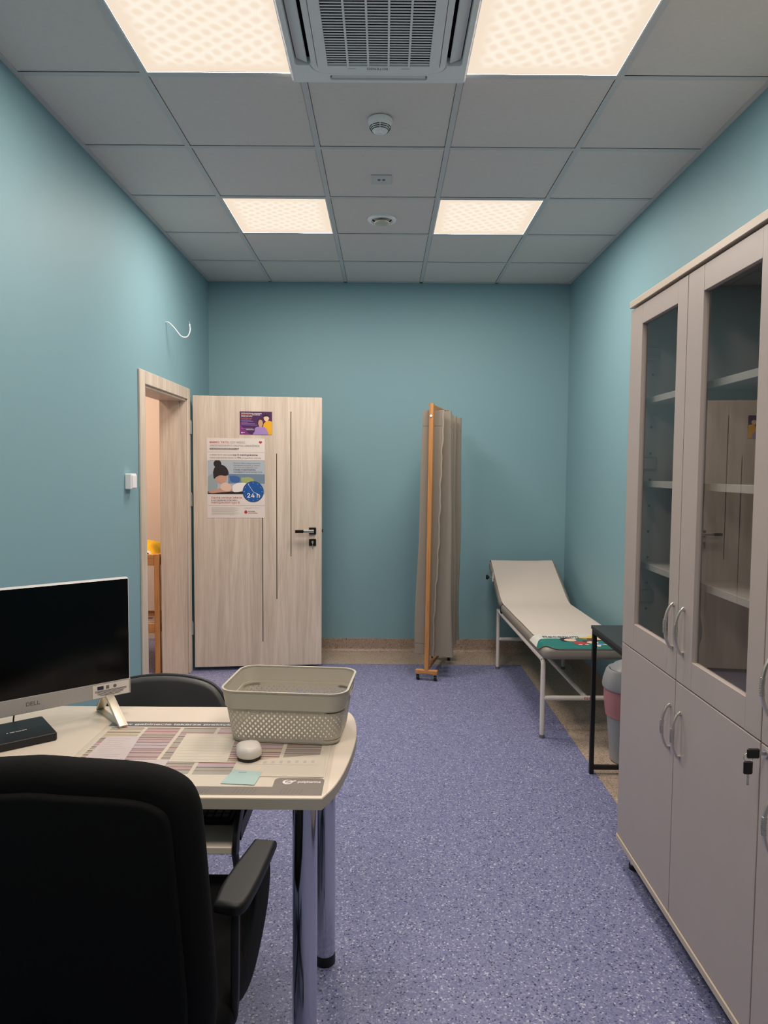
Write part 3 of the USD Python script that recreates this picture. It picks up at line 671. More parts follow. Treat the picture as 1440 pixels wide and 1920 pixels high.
cu = part(sc, 'curtain', grid(curtain, 150, 26, 0.0016), m_curtain, smooth=50, label='grey cloth curtain gathered in folds')
part(cu, 'heading_seam', tube([np.array(curtain(u, 0.062)) + np.array([0, -0.0016, 0]) for u in np.linspace(0.0, 1, 150)], 0.0015, 5, False), m_grey)
part(cu, 'hem_seam', tube([np.array(curtain(u, 0.955)) + np.array([0, -0.0016, 0]) for u in np.linspace(0.0, 1, 150)], 0.0013, 5, False), m_grey)
def selv(u, v):
    p = np.array(curtain(0.0, v)); return (p[0] - 0.004, p[1] - 0.006 + 0.011 * u + 0.0025 * math.sin(46 * v) + 0.002 * math.sin(91 * v), p[2])
part(cu, 'selvage', grid(selv, 4, 120, 0.001), m_curtain_s, smooth=40, label='shiny puckered curtain edge')
for k in range(8):
    x = 0.04 + k * (SL - 0.08) / 7
    part(cu, 'eyelet', mv(lathe([(0.014, -0.0015), (0.022, -0.0015), (0.022, 0.0015), (0.014, 0.0015), (0.014, -0.0015)], n=24), x, -lean - 0.002, 1.868, ry=90), m_nickel, smooth=30)

# ------------------------------------------------------------------ examination couch
CX0, CX1 = 0.858, 1.388
CPIV, CRZ = (1.11, 4.5), 1.25
LX0, LX1, LY0, LY1 = 0.876, 1.372, 3.873, 5.240
co = thing('examination_couch', 'grey vinyl examination couch on white tube legs in the back right corner', 'couch', (*CPIV, 0), CRZ); co.straight = True
r = 0.0135
ZR = 0.440
for x in (LX0, LX1):
    part(co, 'frame_rail', tube([(x, LY0, 0.01), (x, LY0, 0.36), (x, LY0 + 0.004, 0.425), (x, LY0 + 0.035, ZR), (x, LY0 + 0.12, ZR), (x, LY1 - 0.02, ZR)], r, 14, True, k=5), m_tubew, smooth=True, world=True, label='white tube side rail bent into the near leg')
    part(co, 'leg', cyl((x, LY1, 0.01), (x, LY1, ZR + 0.012), r, 14), m_tubew, smooth=40, world=True)
    for y in (LY0, LY1):
        part(co, 'foot_cap', cyl((x, y, 0.0), (x, y, 0.018), r + 0.002, 14), m_grey, smooth=40, world=True)
for y in (LY0, LY1):
    part(co, 'cross_bar', cyl((LX0, y, 0.225), (LX1, y, 0.225), r, 14), m_tubew, smooth=40, world=True)
part(co, 'cross_bar', cyl((LX0, LY1, ZR), (LX1, LY1, ZR), r, 14), m_tubew, smooth=40, world=True)
part(co, 'long_bar', cyl(((LX0 + LX1) / 2, LY0, 0.222), ((LX0 + LX1) / 2, LY1, 0.222), r * 0.95, 14), m_tubew, smooth=40, world=True)
HY, SEAT_T, TILT, CUT = 5.085, 0.526, math.radians(27), 0.070
seat = cushion(rrect(CX0, CX1, 3.80, HY - 0.004, 0.04), CUT, 0.030, 6)
part(co, 'seat_cushion', mv(seat, 0, 0, SEAT_T - CUT / 2), m_couch, smooth=50, world=True)
BL = 0.575
back = cushion(rrect(CX0, CX1, 0.0, BL, 0.05), 0.070, 0.031, 6)
back = mv(back, 0, 0, -0.035)
back = mv(back, 0, HY + 0.004, SEAT_T, rx=math.degrees(TILT))
part(co, 'backrest', back, m_couch, smooth=50, world=True)
part(co, 'seat_board', bx(LX0 + 0.02, LX1 - 0.06, 3.90, LY1 - 0.03, ZR + 0.004, SEAT_T - CUT), m_grey, world=True)
part(co, 'hinge_strip', bx(CX0 + 0.005, CX1 - 0.005, HY - 0.012, HY + 0.016, SEAT_T - CUT - 0.002, SEAT_T - 0.03), m_black, world=True)
def bp(l, dn):   # a point on the backrest: l along it, dn above its face
    return (HY + 0.004 + l * math.cos(TILT) - dn * math.sin(TILT), SEAT_T + l * math.sin(TILT) + dn * math.cos(TILT))
y1, z1 = bp(0.40, -0.09)
for x in (LX0 + 0.03, LX1 - 0.03):
    part(co, 'adjuster_rod', tube([(x, LY1 - 0.01, ZR), (x, LY1 + 0.04, ZR + 0.07), (x, y1, z1)], 0.007, 10, False), m_chrome, smooth=40, world=True)
ky, kz = 5.36, 0.676
kn = part(co, 'adjuster_clamp', cat(bx(CX0 - 0.016, CX0 - 0.002, ky - 0.014, ky + 0.014, kz - 0.035, kz + 0.045, 0.003), cyl((CX0 - 0.045, ky, kz), (CX0, ky, kz), 0.005, 10)), m_chrome, world=True)
part(kn, 'knob', mv(lathe([(0, 0), (0.008, 0), (0.010, 0.006), (0.017, 0.010), (0.019, 0.018), (0.016, 0.024), (0, 0.026)], n=20), CX0 - 0.034, ky, kz, ry=-90), m_black, smooth=35, world=True, label='black adjusting knob')
part(co, 'maker_sticker', bx(1.10, 1.145, LY0 - r - 0.0008, LY0 - r + 0.002, 0.218, 0.234), m_paperb, world=True)
part(co, 'sticker_print', mv(up(txt('3.8.5', 0.011, 0, 0, True, w=0.036), 0), 1.105, LY0 - r - 0.0009, 0.220), m_red, world=True)
# covers
def couch_pos(l):
    """l measured from the hinge: negative towards the foot, positive up the backrest; returns y, z on the top face."""
    e = 0.07
    if l <= -e: return HY + l, SEAT_T
    if l >= e: return bp(l, 0)
    t_ = (l + e) / (2 * e)
    p0, p1, p2 = np.array([HY - e, SEAT_T]), np.array([HY + 0.002, SEAT_T + 0.004]), np.array(bp(e, 0))
    return tuple((1 - t_) ** 2 * p0 + 2 * t_ * (1 - t_) * p1 + t_ ** 2 * p2)
def sheet_fn(u, v):
    l = -0.985 + (0.985 + BL + 0.02) * v
    if l > BL - 0.035:
        q = (l - BL + 0.035) / 0.05; y, z = bp(BL - 0.035 + 0.038 * math.sin(min(q, 1.1) * pi / 2), 0.003 - 0.05 * (1 - math.cos(min(q, 1.1) * pi / 2)))
    else:
        y, z = couch_pos(l); z += 0.0025
    w = 0.014
    x = CX0 + w + (CX1 - CX0 - 0.050 - w + 0.022) * u
    z += 0.0035 * (meshkit.noise(np.array([x * 9, y * 5, 0.3]), 4) - 0.3)
    return (x, y, z)
t = thing('couch_cover', 'long white paper sheet covering the grey examination couch and its raised backrest', 'sheet', (*CPIV, SEAT_T), CRZ); t.straight = True
part(t, 'sheet', grid(sheet_fn, 24, 90, 0.0012), m_sheet, smooth=50, world=True)
MY0, MY1 = 3.800, 4.085
def mat_pos(x, y, d=0.0):
    """On the couch foot: follows the rounded left and near edges."""
    z, c = SEAT_T + 0.0065 + d, 0.030
    ex = max(0.0, CX0 + c - x); ey = max(0.0, MY0 + 0.03 - y)
    z -= 0.55 * ex * ex / c + 0.45 * ey * ey / 0.03
    return (x, y, z)
MX0, MX1 = CX0 - 0.012, CX1 - 0.02
outline = unary_union([rrect(MX0, MX1, MY0, MY1, 0.004), sbox(MX0, MY0 + 0.1, MX1, MY1)]).intersection(rrect(MX0, MX1 + 0.5, MY0, MY1 + 0.5, 0.10, 12))
def drape(g, d, name, mat, t, h=0.0005):
    m = ext(g, 0, h)
    m = m.subdivide_to_size(0.009)
    v = m.vertices.copy(); m.vertices = np.array([mat_pos(x, y, d + z) for x, y, z in v])
    return part(t, name, m, mat, world=True)
t = thing('printed_mat', 'white and teal printed mat with lettering and cartoon children across the foot of the couch', 'mat', (*CPIV, SEAT_T + 0.005), CRZ); t.straight = True
drape(outline, 0, 'mat_sheet', M('mat_white', (206, 206, 198), 0.4), t, 0.001)
teal = Polygon(crom([(MX0 + 0.002, MY0 + 0.115), (MX0 + 0.03, MY0 + 0.165), (MX0 + 0.10, MY0 + 0.185), (MX0 + 0.28, MY0 + 0.17), (MX1, MY0 + 0.15)], 6)[:, :2].tolist() + [(MX1, MY0 - 0.01), (MX0 - 0.02, MY0 - 0.01), (MX0 - 0.02, MY0 + 0.10)]).buffer(0).intersection(outline)
drape(teal, 0.0018, 'teal_print', m_teal_p, t, 0.0003)
def mtxt(s, h, x, y, w, bold=True): return txt(s, h, x, y, bold, w=w, d=0.0003)
m = mtxt('Recenum', 0.034, MX0 + 0.062, MY1 - 0.078, 0.205)
v = m.vertices.copy(); m.vertices = np.array([mat_pos(x, y, 0.0018 + z) for x, y, z in v]); part(t, 'mat_lettering', m, m_navy, world=True)
def ell(x, y, a, b, rot=0): return affinity.rotate(affinity.scale(Point(MX0 + x, MY0 - 0.012 + y * 0.93).buffer(1, 10), a, b), rot)
kids = [('child_hair', m_hair, 1, [ell(.185, .185, .042, .040), ell(.165, .16, .02, .03)]), ('child_hair', M('brown_hair_print', (92, 40, 36), 0.5), 1, [ell(.300, .125, .044, .035)]),
        ('child_hat', M('hat_print', (222, 190, 90), 0.5), 2, [ell(.345, .235, .085, .016, 8), ell(.36, .25, .038, .035)]), ('child_hat_band', M('hat_band_print', (110, 42, 34), 0.5), 1, [ell(.325, .225, .088, .012, 8), ell(.35, .19, .05, .03)]),
        ('child_face', m_skin2, 3, [ell(.198, .165, .034, .032), ell(.308, .105, .032, .028), ell(.372, .195, .028, .026)]),
        ('child_shirt', m_red, 2, [ell(.235, .09, .036, .038, 30)]), ('child_shirt', M('blue_shirt_print', (80, 140, 190), 0.5), 2, [ell(.335, .060, .022, .018)]),
        ('child_body', M('orange_figure_print', (222, 140, 62), 0.5), 2, [ell(.43, .10, .055, .045, -25), ell(.49, .06, .06, .025, -20)]), ('child_sleeve', M('pink_figure_print', (190, 90, 110), 0.5), 1, [ell(.45, .16, .06, .028, -10)]),
        ('child_hand', m_skin2, 4, [ell(.225, .05, .012, .01), ell(.262, .052, .012, .01), ell(.322, .035, .012, .01), ell(.36, .05, .012, .01)])]
for nm, mt, ly, gs_ in kids:
    drape(unary_union(gs_).intersection(outline.buffer(-0.002)), 0.0020 + 0.0004 * ly, nm, mt, t, 0.0003)

# ------------------------------------------------------------------ small black side table and bin
t = thing('side_table', 'small black square-tube side table between the couch and the cabinets', 'table', (1.23, 3.05, 0))
SX0, SX1, SY0, SY1, SZ = 1.020, 1.435, 2.70, 3.412, 0.738
for x in (SX0, SX1 - 0.02):
    for y in (SY0, SY1 - 0.02):
        part(t, 'leg', bx(x, x + 0.02, y, y + 0.02, 0, SZ - 0.018, 0.0015), m_black, world=True)
for x in (SX0, SX1 - 0.02):
    part(t, 'top_rail', bx(x, x + 0.02, SY0 + 0.02, SY1 - 0.02, SZ - 0.038, SZ - 0.018, 0.001), m_black, world=True)
for y in (SY0, SY1 - 0.02):
    part(t, 'top_rail', bx(SX0 + 0.02, SX1 - 0.02, y, y + 0.02, SZ - 0.038, SZ - 0.018, 0.001), m_black, world=True)
    part(t, 'low_rail', bx(SX0 + 0.02, SX1 - 0.02, y, y + 0.02, 0.022, 0.042, 0.001), m_black, world=True)
part(t, 'tabletop', bx(SX0 - 0.004, SX1 + 0.004, SY0 - 0.004, SY1 + 0.004, SZ - 0.018, SZ, 0.002), m_tabletop, world=True)
bc = (1.268, 3.562)
t = thing('waste_bin', 'grey swing-lid waste bin with a pink liner behind the black side table', 'bin', (*bc, 0))
BS = 1.07
bl = lambda pr: lathe([(r_, z_ * BS) for r_, z_ in pr])
part(t, 'body', bl([(0, 0), (0.085, 0), (0.092, 0.006), (0.125, 0.36), (0.121, 0.36), (0.088, 0.01), (0, 0.01)]), m_bin, smooth=35)
part(t, 'liner', bl([(0.1275, 0.372), (0.1300, 0.34), (0.1290, 0.30), (0.1245, 0.26), (0.1185, 0.225), (0.1160, 0.226), (0.1215, 0.262), (0.1262, 0.33), (0.1262, 0.372)]), m_bag, smooth=40, label='pink plastic bag folded over the rim')
part(t, 'lid_ring', bl([(0.120, 0.362), (0.136, 0.358), (0.139, 0.368), (0.135, 0.400), (0.122, 0.440), (0.112, 0.452), (0.104, 0.448), (0.118, 0.42), (0.127, 0.38), (0.120, 0.362)]), m_bin, smooth=35)
part(t, 'swing_lid', bl([(0, 0.496), (0.04, 0.490), (0.08, 0.472), (0.102, 0.450), (0.100, 0.446), (0.07, 0.462), (0, 0.486)]), M('bin_lid', (138, 140, 143), 0.35), smooth=35)

# ------------------------------------------------------------------ cabinets along the right wall
FX = 0.900
def handle_mesh(y, z0, z1):
    zc, h = (z0 + z1) / 2, (z1 - z0) / 2
    pts = [(FX - 0.003 - 0.024 * (1 - (q * q)) ** 0.7 * (1 if abs(q) < 1 else 0), y, zc + h * q) for q in np.linspace(-1, 1, 17)]
    m = tube(pts, 0.005, 12, False, flat=(0.0050, 0.0036))
    rings = [tube([(FX - 0.003 - 0.024 * (1 - q * q) ** 0.7, y, zc + h * q - 0.001), (FX - 0.003 - 0.024 * (1 - q * q) ** 0.7, y, zc + h * q + 0.001)], 0.0066, 12, False) for q in np.linspace(-0.28, 0.28, 11)]
    posts = [cyl((FX + 0.002, y, zc + s * h * 0.90), (FX - 0.014, y, zc + s * h * 0.90), 0.0045, 10) for s in (-1, 1)]
    return cat(m, *rings, *posts)
def glass_door(c, y0, y1, z0, z1, g0, g1, gz0, gz1, hy, hz0, hz1):
    fr = [bx(FX, FX + 0.018, y0, g0, z0, z1, 0.001), bx(FX, FX + 0.018, g1, y1, z0, z1, 0.001), bx(FX + 0.0004, FX + 0.018, g0, g1, z0, gz0, 0.001), bx(FX + 0.0004, FX + 0.018, g0, g1, gz1, z1, 0.001)]
    d = part(c, 'glass_door', cat(*fr), m_cab, world=True)
    part(d, 'pane', bx(FX + 0.011, FX + 0.015, g0 - 0.006, g1 + 0.006, gz0 - 0.006, gz1 + 0.006), m_pane, world=True)
    part(d, 'handle', handle_mesh(hy, hz0, hz1), m_nickel, smooth=40, world=True)
    return d
def solid_door(c, y0, y1, z0, z1, hy, hz0, hz1):
    d = part(c, 'door', bx(FX, FX + 0.018, y0, y1, z0, z1, 0.001), m_cab, world=True)
    part(d, 'handle', handle_mesh(hy, hz0, hz1), m_nickel, smooth=40, world=True)
def carcass(c, y0, y1):
    bk, f = 1.385, FX + 0.020
    for a, b in ((y0, y0 + 0.018), (y1 - 0.018, y1)):
        part(c, 'side_panel', bx(f, bk, a, b, 0.107, 2.083), m_cab, world=True)
    part(c, 'back_panel', bx(bk - 0.006, bk, y0 + 0.018, y1 - 0.018, 0.107, 2.083), m_cab, world=True)
    part(c, 'top_plate', bx(FX - 0.006, bk + 0.002, y0, y1, 2.084, 2.108, 0.0015), m_cab_edge, world=True)
    part(c, 'base_plate', bx(FX - 0.004, bk + 0.002, y0, y1, 0.085, 0.107, 0.0015), m_cab_edge, world=True)
    part(c, 'mid_plate', bx(f + 0.002, bk - 0.006, y0 + 0.018, y1 - 0.018, 0.83, 0.848), m_cab, world=True)
    for z in (1.147, 1.445, 1.745):
        part(c, 'shelf', bx(0.950, bk - 0.006, y0 + 0.0185, y1 - 0.0185, z - 0.011, z + 0.011, 0.001), m_cab, world=True)
    part(c, 'shelf', bx(0.950, bk - 0.006, y0 + 0.0185, y1 - 0.0185, 0.46, 0.482, 0.001), m_cab, world=True)
    for y in (y0 + 0.06, y1 - 0.06):
        for x in (FX + 0.05, bk - 0.06):
            ft = part(c, 'foot', cat(cyl((x, y, 0.016), (x, y, 0.085), 0.017, 18)), m_chrome, smooth=40, world=True)
            part(ft, 'foot_pad', cyl((x, y, 0.0), (x, y, 0.016), 0.021, 18), m_black, smooth=40, world=True)
YA0, YM, YA1 = 1.645, 2.137, 2.628
c = thing('cabinet', 'tall beige office cabinet with two glass doors above two solid doors', 'cabinet', (1.15, 2.137, 0), group=None)
carcass(c, YA0, YA1)
part(c, 'partition', bx(FX + 0.03, 1.379, YM - 0.009, YM + 0.009, 0.848, 2.083), m_cab, world=True)
glass_door(c, YM + 0.002, YA1 - 0.002, 0.851, 2.076, 2.210, 2.510, 0.942, 2.008, 2.168, 0.940, 1.084)
glass_door(c, YA0 + 0.002, YM - 0.002, 0.851, 2.076, 1.722, 2.032, 0.934, 2.002, 2.090, 0.940, 1.084)
solid_door(c, YM + 0.002, YA1 - 0.002, 0.110, 0.847, 2.168, 0.622, 0.766)
solid_door(c, YA0 + 0.002, YM - 0.002, 0.110, 0.847, 2.090, 0.622, 0.766)
for yy, sgn in ((YA1 - 0.018, -1),):
    for z in (1.92, 1.52, 1.03):
        part(c, 'hinge', cat(bx(FX + 0.03, FX + 0.10, yy - 0.012, yy, z - 0.022, z + 0.022, 0.003), bx(FX + 0.016, FX + 0.04, yy - 0.03, yy - 0.004, z - 0.028, z + 0.028, 0.004)), m_nickel, world=True)
    part(c, 'shelf_pin_hole', cat(*[bx(0.975, 0.983, yy - 0.0006, yy, z - 0.004, z + 0.004) for z in np.arange(0.98, 2.0, 0.096)]), m_dark, world=True)
YB0 = 1.150
c2 = thing('cabinet', 'nearest beige cabinet, with a key in its lock, at the right edge of the picture', 'cabinet', (1.15, 1.4, 0))
carcass(c2, YB0, YA0 - 0.001)
glass_door(c2, YB0 + 0.002, YA0 - 0.003, 0.851, 2.076, 1.235, 1.560, 0.936, 2.004, 1.600, 0.925, 1.069)
solid_door(c2, YB0 + 0.002, YA0 - 0.003, 0.110, 0.847, 1.570, 0.610, 0.754)
part(c2, 'lock', mv(lathe([(0, 0), (0.010, 0), (0.010, 0.004), (0, 0.005)], n=20), FX, 1.618, 0.832, ry=-90), m_nickel, smooth=35, world=True)
k = thing('cabinet_keys', 'black-headed cabinet key in the lock with a second key hanging from its ring', 'keys', (FX, 1.618, 0.832))
part(k, 'key_head', bx(-0.046, -0.016, -0.0035, 0.0035, -0.012, 0.012, 0.003), m_black)
part(k, 'key_shank', bx(-0.018, -0.004, -0.0012, 0.0012, -0.004, 0.004), m_nickel)
part(k, 'ring', tube([(-0.042 + 0.011 * math.cos(a), 0.0, -0.010 + 0.011 * math.sin(a)) for a in np.linspace(0, 2 * pi, 25)], 0.0008, 6, False), m_nickel, smooth=True)
part(k, 'hanging_key_head', bx(-0.053, -0.031, -0.003, 0.003, -0.050, -0.018, 0.004), m_black)
part(k, 'hanging_key_blade', bx(-0.045, -0.039, -0.001, 0.001, -0.076, -0.050), m_nickel)

# ------------------------------------------------------------------ desk
DYF, DYK, DZT, DTH = 1.545, 2.152, 0.75, 0.026
arc = crom([(-0.136, DYF), (-0.112, 1.606), (-0.093, 1.694), (-0.079, 1.81), (-0.073, 1.929), (-0.082, 2.046), (-0.105, 2.118), (-0.150, DYK)], 6)[:, :2]
dpoly = Polygon([(XL + 0.01, DYK), (XL + 0.01, DYF)] + arc.tolist())
dk = thing('desk', 'cream laminate desk with a rounded end on chrome tube legs', 'desk', (-0.7, 1.85, 0))
part(dk, 'desktop', cat(ext(dpoly.buffer(-0.0015), DZT - 0.0015, DZT)), m_desk, world=True)
part(dk, 'edge_band', ext(dpoly, DZT - DTH, DZT - 0.0015), m_desk_edge, world=True)
for x, y in ((-0.187, 1.66), (-0.170, 2.055), (XL + 0.09, 1.64), (XL + 0.09, 2.06)):
    lg = part(dk, 'leg', cyl((x, y, 0.03), (x, y, DZT - DTH - 0.006), 0.030, 28), m_chrome, smooth=40, world=True)
    part(lg, 'leg_flange', cyl((x, y, DZT - DTH - 0.006), (x, y, DZT - DTH), 0.043, 28), m_chrome, smooth=40, world=True)
    part(lg, 'leg_foot', cyl((x, y, 0.0), (x, y, 0.03), 0.031, 28), m_black, smooth=40, world=True)
KX0, KX1 = -1.02, -0.345
part(dk, 'keyboard_tray', bx(KX0, KX1, 1.572, 1.95, 0.603, 0.621, 0.002), m_desk, world=True)
for x in (KX0 - 0.012, KX1):
    part(dk, 'tray_runner', cat(bx(x, x + 0.012, 1.62, 2.0, 0.612, 0.650), bx(x, x + 0.012, 1.72, 2.0, 0.65, DZT - DTH), tube([(x + 0.006, 1.585, 0.60), (x + 0.006, 1.60, 0.64), (x + 0.006, 1.66, 0.68), (x + 0.006, 1.78, DZT - DTH - 0.01)], 0.01, 12, True, flat=(0.006, 0.02))), m_black, smooth=40, world=True)
t = thing('keyboard', 'black keyboard lying on the pull-out tray under the desk', 'keyboard', (-0.585, 1.735, 0.621))
part(t, 'base', bx(-0.22, 0.22, -0.065, 0.065, 0, 0.014, 0.003), m_black)
kc = [bx(-0.212 + 0.0192 * i + 0.001, -0.212 + 0.0192 * (i + 1) - 0.0012, -0.058 + 0.0192 * j, -0.058 + 0.0192 * (j + 1) - 0.0022, 0.013, 0.019, 0.0015) for i in range(22) for j in range(6)]
for m in kc: part(t, 'key', m, m_tabletop)

# desk pad
PX0, PX1, PY0, PY1 = -0.785, -0.138, 1.560, 2.016
Z1 = DZT + 0.0004
t = thing('desk_pad', 'large printed desk pad with tables of text and a taupe calendar strip on the desk', 'desk pad', ((PX0 + PX1) / 2, (PY0 + PY1) / 2, DZT))
part(t, 'pad_sheet', ext(sbox(PX0, PY0, PX1, PY1), DZT + 0.0001, DZT + 0.0012), m_cream, world=True)
LZ = DZT + 0.0012
def pd(name, g, layer, mat, label=None):
    m = g if isinstance(g, trimesh.Trimesh) else ext(g, 0, 0.00025)
    part(t, name, lift(m, LZ + 0.0002 * layer), mat, world=True, label=label)
pd('title_band', sbox(PX0, 1.977, PX1, PY1), 0, m_padhead)
pd('title_text', txt('w gabinecie lekarza praktyka', 0.011, PX0 + 0.045, 1.990, True, w=0.315, d=0.00025), 1, m_whitei)
tab = unary_union([sbox(PX0, PY0, PX1, 1.600), rrect(-0.256, PX1, PY0, 1.648, 0.014)])
pd('calendar_band', tab, 0, m_padstrip)
pd('calendar_marks', unary_union([affinity.skew(sbox(x0 + 0.009 * q, 1.566 + 0.002 * rng.random(), x0 + 0.009 * q + 0.0022, 1.590 + 0.004 * rng.random()), 12) for x0 in np.arange(PX0 + 0.015, PX1 - 0.08, 0.1075) for q in range(6)]), 1, m_grey)
lg = unary_union([Point(-0.224, 1.626).buffer(0.012).difference(Point(-0.222, 1.627).buffer(0.0078)), Polygon([(-0.226, 1.621), (-0.203, 1.631), (-0.206, 1.635), (-0.228, 1.626)])])
pd('pad_logo', lg, 1, m_whitei)
pd('pad_brand', txt('polpharma', 0.0105, -0.200, 1.622, True, w=0.054, d=0.00025), 1, m_whitei)
tints = [M(f'pad_tint_{n}', c, 0.6) for n, c in (('mauve', (188, 160, 158)), ('rose', (200, 172, 164)), ('sand', (200, 186, 162)), ('lilac', (190, 172, 176)), ('stone', (172, 164, 150)))]
m_bar = M('pad_bar', (128, 100, 100), 0.6); m_barr = M('pad_bar_red', (170, 104, 98), 0.6)
cells = {k_: [] for k_ in range(5)}; bars, rbars = [], []
ncol = 6; cwid = (PX1 - PX0 - 0.028) / ncol
for ci in range(ncol):
    xa = PX0 + 0.014 + ci * cwid; xb = xa + cwid - 0.010; y = 1.968
    base_t = [2, 0, 4, 3, 2, 4][ci]
    while y > 1.665:
        h = rng.choice((0.018, 0.026, 0.034, 0.045)); y2 = max(1.655, y - h)
        cells[base_t if rng.random() < 0.65 else rng.randrange(5)].append(sbox(xa, y2 + 0.002, xb, y))
        (bars if rng.random() < 0.7 else rbars).append(sbox(xa, y - 0.0048, xb, y))
        if rng.random() < 0.6: bars.append(sbox(xa, (y + y2) / 2 - 0.001, xb, (y + y2) / 2 + 0.001))
        y = y2
for k_, g in cells.items():
    if g: pd('table_cells', unary_union(g), 0, tints[k_])
pd('table_bars', unary_union(bars), 1, m_bar)
pd('table_bars', unary_union(rbars), 1, m_barr)
PZ = LZ + 0.0006
def paper(label, pts, mat, z, lines=None, ink=None, name='paper_sheet', cat_='paper'):
    g = Polygon(pts); cx, cy = g.centroid.x, g.centroid.y
    tt = thing(name, label, cat_, (cx, cy, z))
    part(tt, 'sheet', ext(g, z, z + 0.0003), mat, world=True)
    if lines: part(tt, 'print', ext(unary_union([sbox(*q) for q in lines]).intersection(g.buffer(-0.003)), z + 0.0003, z + 0.0005), ink or m_lgrey, world=True)
paper('lilac printed sheet at the left end of the desk pad, beside the monitor foot', [(-0.757, 1.900), (-0.668, 1.900), (-0.648, 1.690), (-0.757, 1.690)], m_lilac, PZ, [(-0.745, y, -0.745 + 0.03 + 0.04 * rng.random(), y + 0.002) for y in np.arange(1.70, 1.89, 0.013)])
paper('pale sheet in the middle of the desk pad, left of the mouse', [(-0.546, 1.925), (-0.404, 1.921), (-0.392, 1.733), (-0.540, 1.735)], m_cream, PZ, [(-0.535, y, -0.41, y + 0.001) for y in np.arange(1.75, 1.91, 0.018)], M('faint_ink', (204, 194, 180), 0.7))
paper('pale slip on the desk pad partly behind the black office chair', [(-0.640, 1.746), (-0.541, 1.748), (-0.541, 1.640), (-0.650, 1.640)], m_lilac, PZ, [(-0.63, y, -0.55, y + 0.001) for y in np.arange(1.66, 1.74, 0.015)])
paper('wide cream sheet under the right half of the desk pad, in front of the basket', [(-0.368, 1.737), (-0.147, 1.789), (-0.142, 1.652), (-0.368, 1.652)], m_paper if False else m_cream, PZ + 0.0004, [(-0.30 + 0.02 * q, 1.728 + 0.004 * q * 0.3, -0.292 + 0.02 * q, 1.742 + 0.004 * q * 0.3) for q in range(7)] + [(-0.32, 1.720, -0.16, 1.7215)], m_lgrey)
paper('pale cyan sticky note on the desk pad near its front edge', [(-0.365, 1.690), (-0.292, 1.676), (-0.299, 1.606), (-0.380, 1.613)], m_cyan, PZ + 0.0010, [(-0.35, 1.672, -0.33, 1.674)], m_grey, 'sticky_note', 'note')
t2 = thing('clear_film', 'clear plastic film lying over the printed desk pad', 'film', (-0.46, 1.79, PZ + 0.0018))
part(t2, 'film', ext(sbox(PX0 - 0.004, PY0 + 0.002, PX1 + 0.012, PY1 - 0.004), PZ + 0.0018, PZ + 0.0022), m_film, world=True)
TOPZ = PZ + 0.0023

# basket
bk = thing('basket', 'beige grey perforated plastic basket on the right end of the desk', 'basket', (-0.2585, 1.957, TOPZ), -4.6)
BH, bw, bd, tw, td = 0.146, 0.296, 0.205, 0.338, 0.248
def basket_pt(s, h, off=0.0):
    """s in [0, 1) round the basket from the front-left corner, h up the wall."""
    k = h / BH; w, d_ = bw + (tw - bw) * k + 2 * off, bd + (td - bd) * k + 2 * off; rr = 0.038 + 0.006 * k + off
    a, b = w - 2 * rr, d_ - 2 * rr; q = rr * pi / 2; per = 2 * a + 2 * b + 4 * q; x = (s % 1.0) * per
    segs = [(a, 'f'), (q, 0), (b, 'r'), (q, 1), (a, 'k'), (q, 2), (b, 'l'), (q, 3)]
    for ln, kind in segs:
        if x <= ln + 1e-12: break
        x -= ln
    if kind == 'f': return (-a / 2 + x, -d_ / 2)
    if kind == 'r': return (w / 2, -b / 2 + x)
    if kind == 'k': return (a / 2 - x, d_ / 2)
    if kind == 'l': return (-w / 2, b / 2 - x)
    c = [(a / 2, -b / 2), (a / 2, b / 2), (-a / 2, b / 2), (-a / 2, -b / 2)][kind]; an = -pi / 2 + kind * pi / 2 + x / rr
    return (c[0] + rr * math.cos(an), c[1] + rr * math.sin(an))
PER = 0.96
sheet = sbox(0, 0.004, PER, 0.102); NH = 66; ph_ = PER / NH; holes = []
for row in range(10):
    h = 0.016 + row * 0.0077
    for q in range(NH):
        x = (q + 0.5 * (row % 2)) * ph_ + 0.25 * ph_
        a, b = (0.0026, 0.0035) if row in (0, 9) else (0.0036, 0.0046)
        if (row + 2 * q) % 4 == 0 or row % 2: pass
        holes.append(Polygon([(x - a, h), (x, h - b), (x + a, h), (x, h + b)]))
wall2d = sheet.difference(unary_union(holes))
wm = ext(wall2d, 0, 1.0).subdivide_to_size(0.5) if False else trimesh.creation.extrude_polygon(polys(wall2d)[0], 0.0022, engine='earcut')
wm = wm.subdivide_to_size(0.011)
v = wm.vertices.copy(); wm.vertices = np.array([(*basket_pt(x / PER, h, z - 0.0022), h) for x, h, z in v])
part(bk, 'wall', wm, m_basket)
def band(h0, h1, o0, o1, n=120):
    ss = np.linspace(0, 1, n, endpoint=False); prof = [(h0, o0), (h0, o1), (h1, o1), (h1, o0)]
    v = np.array([(*basket_pt(s, h, o), h) for h, o in prof for s in ss]); f = []
    for i in range(4):
        for j in range(n):
            a, b = i * n + j, i * n + (j + 1) % n; c_, d_ = ((i + 1) % 4) * n + j, ((i + 1) % 4) * n + (j + 1) % n
            f += [(a, b, d_), (a, d_, c_)]
    m = trimesh.Trimesh(v, f, process=False); m.fix_normals(); return m
part(bk, 'rim', cat(band(0.098, BH - 0.002, 0.0005, 0.0035), band(BH - 0.003, BH, -0.001, 0.005), band(0.096, 0.100, -0.0025, 0.0040)), m_basket, smooth=35)
part(bk, 'bottom', ext(Polygon([basket_pt(s, 0.0) for s in np.linspace(0, 1, 80, endpoint=False)]).buffer(-0.001), 0.0, 0.005), m_basket)
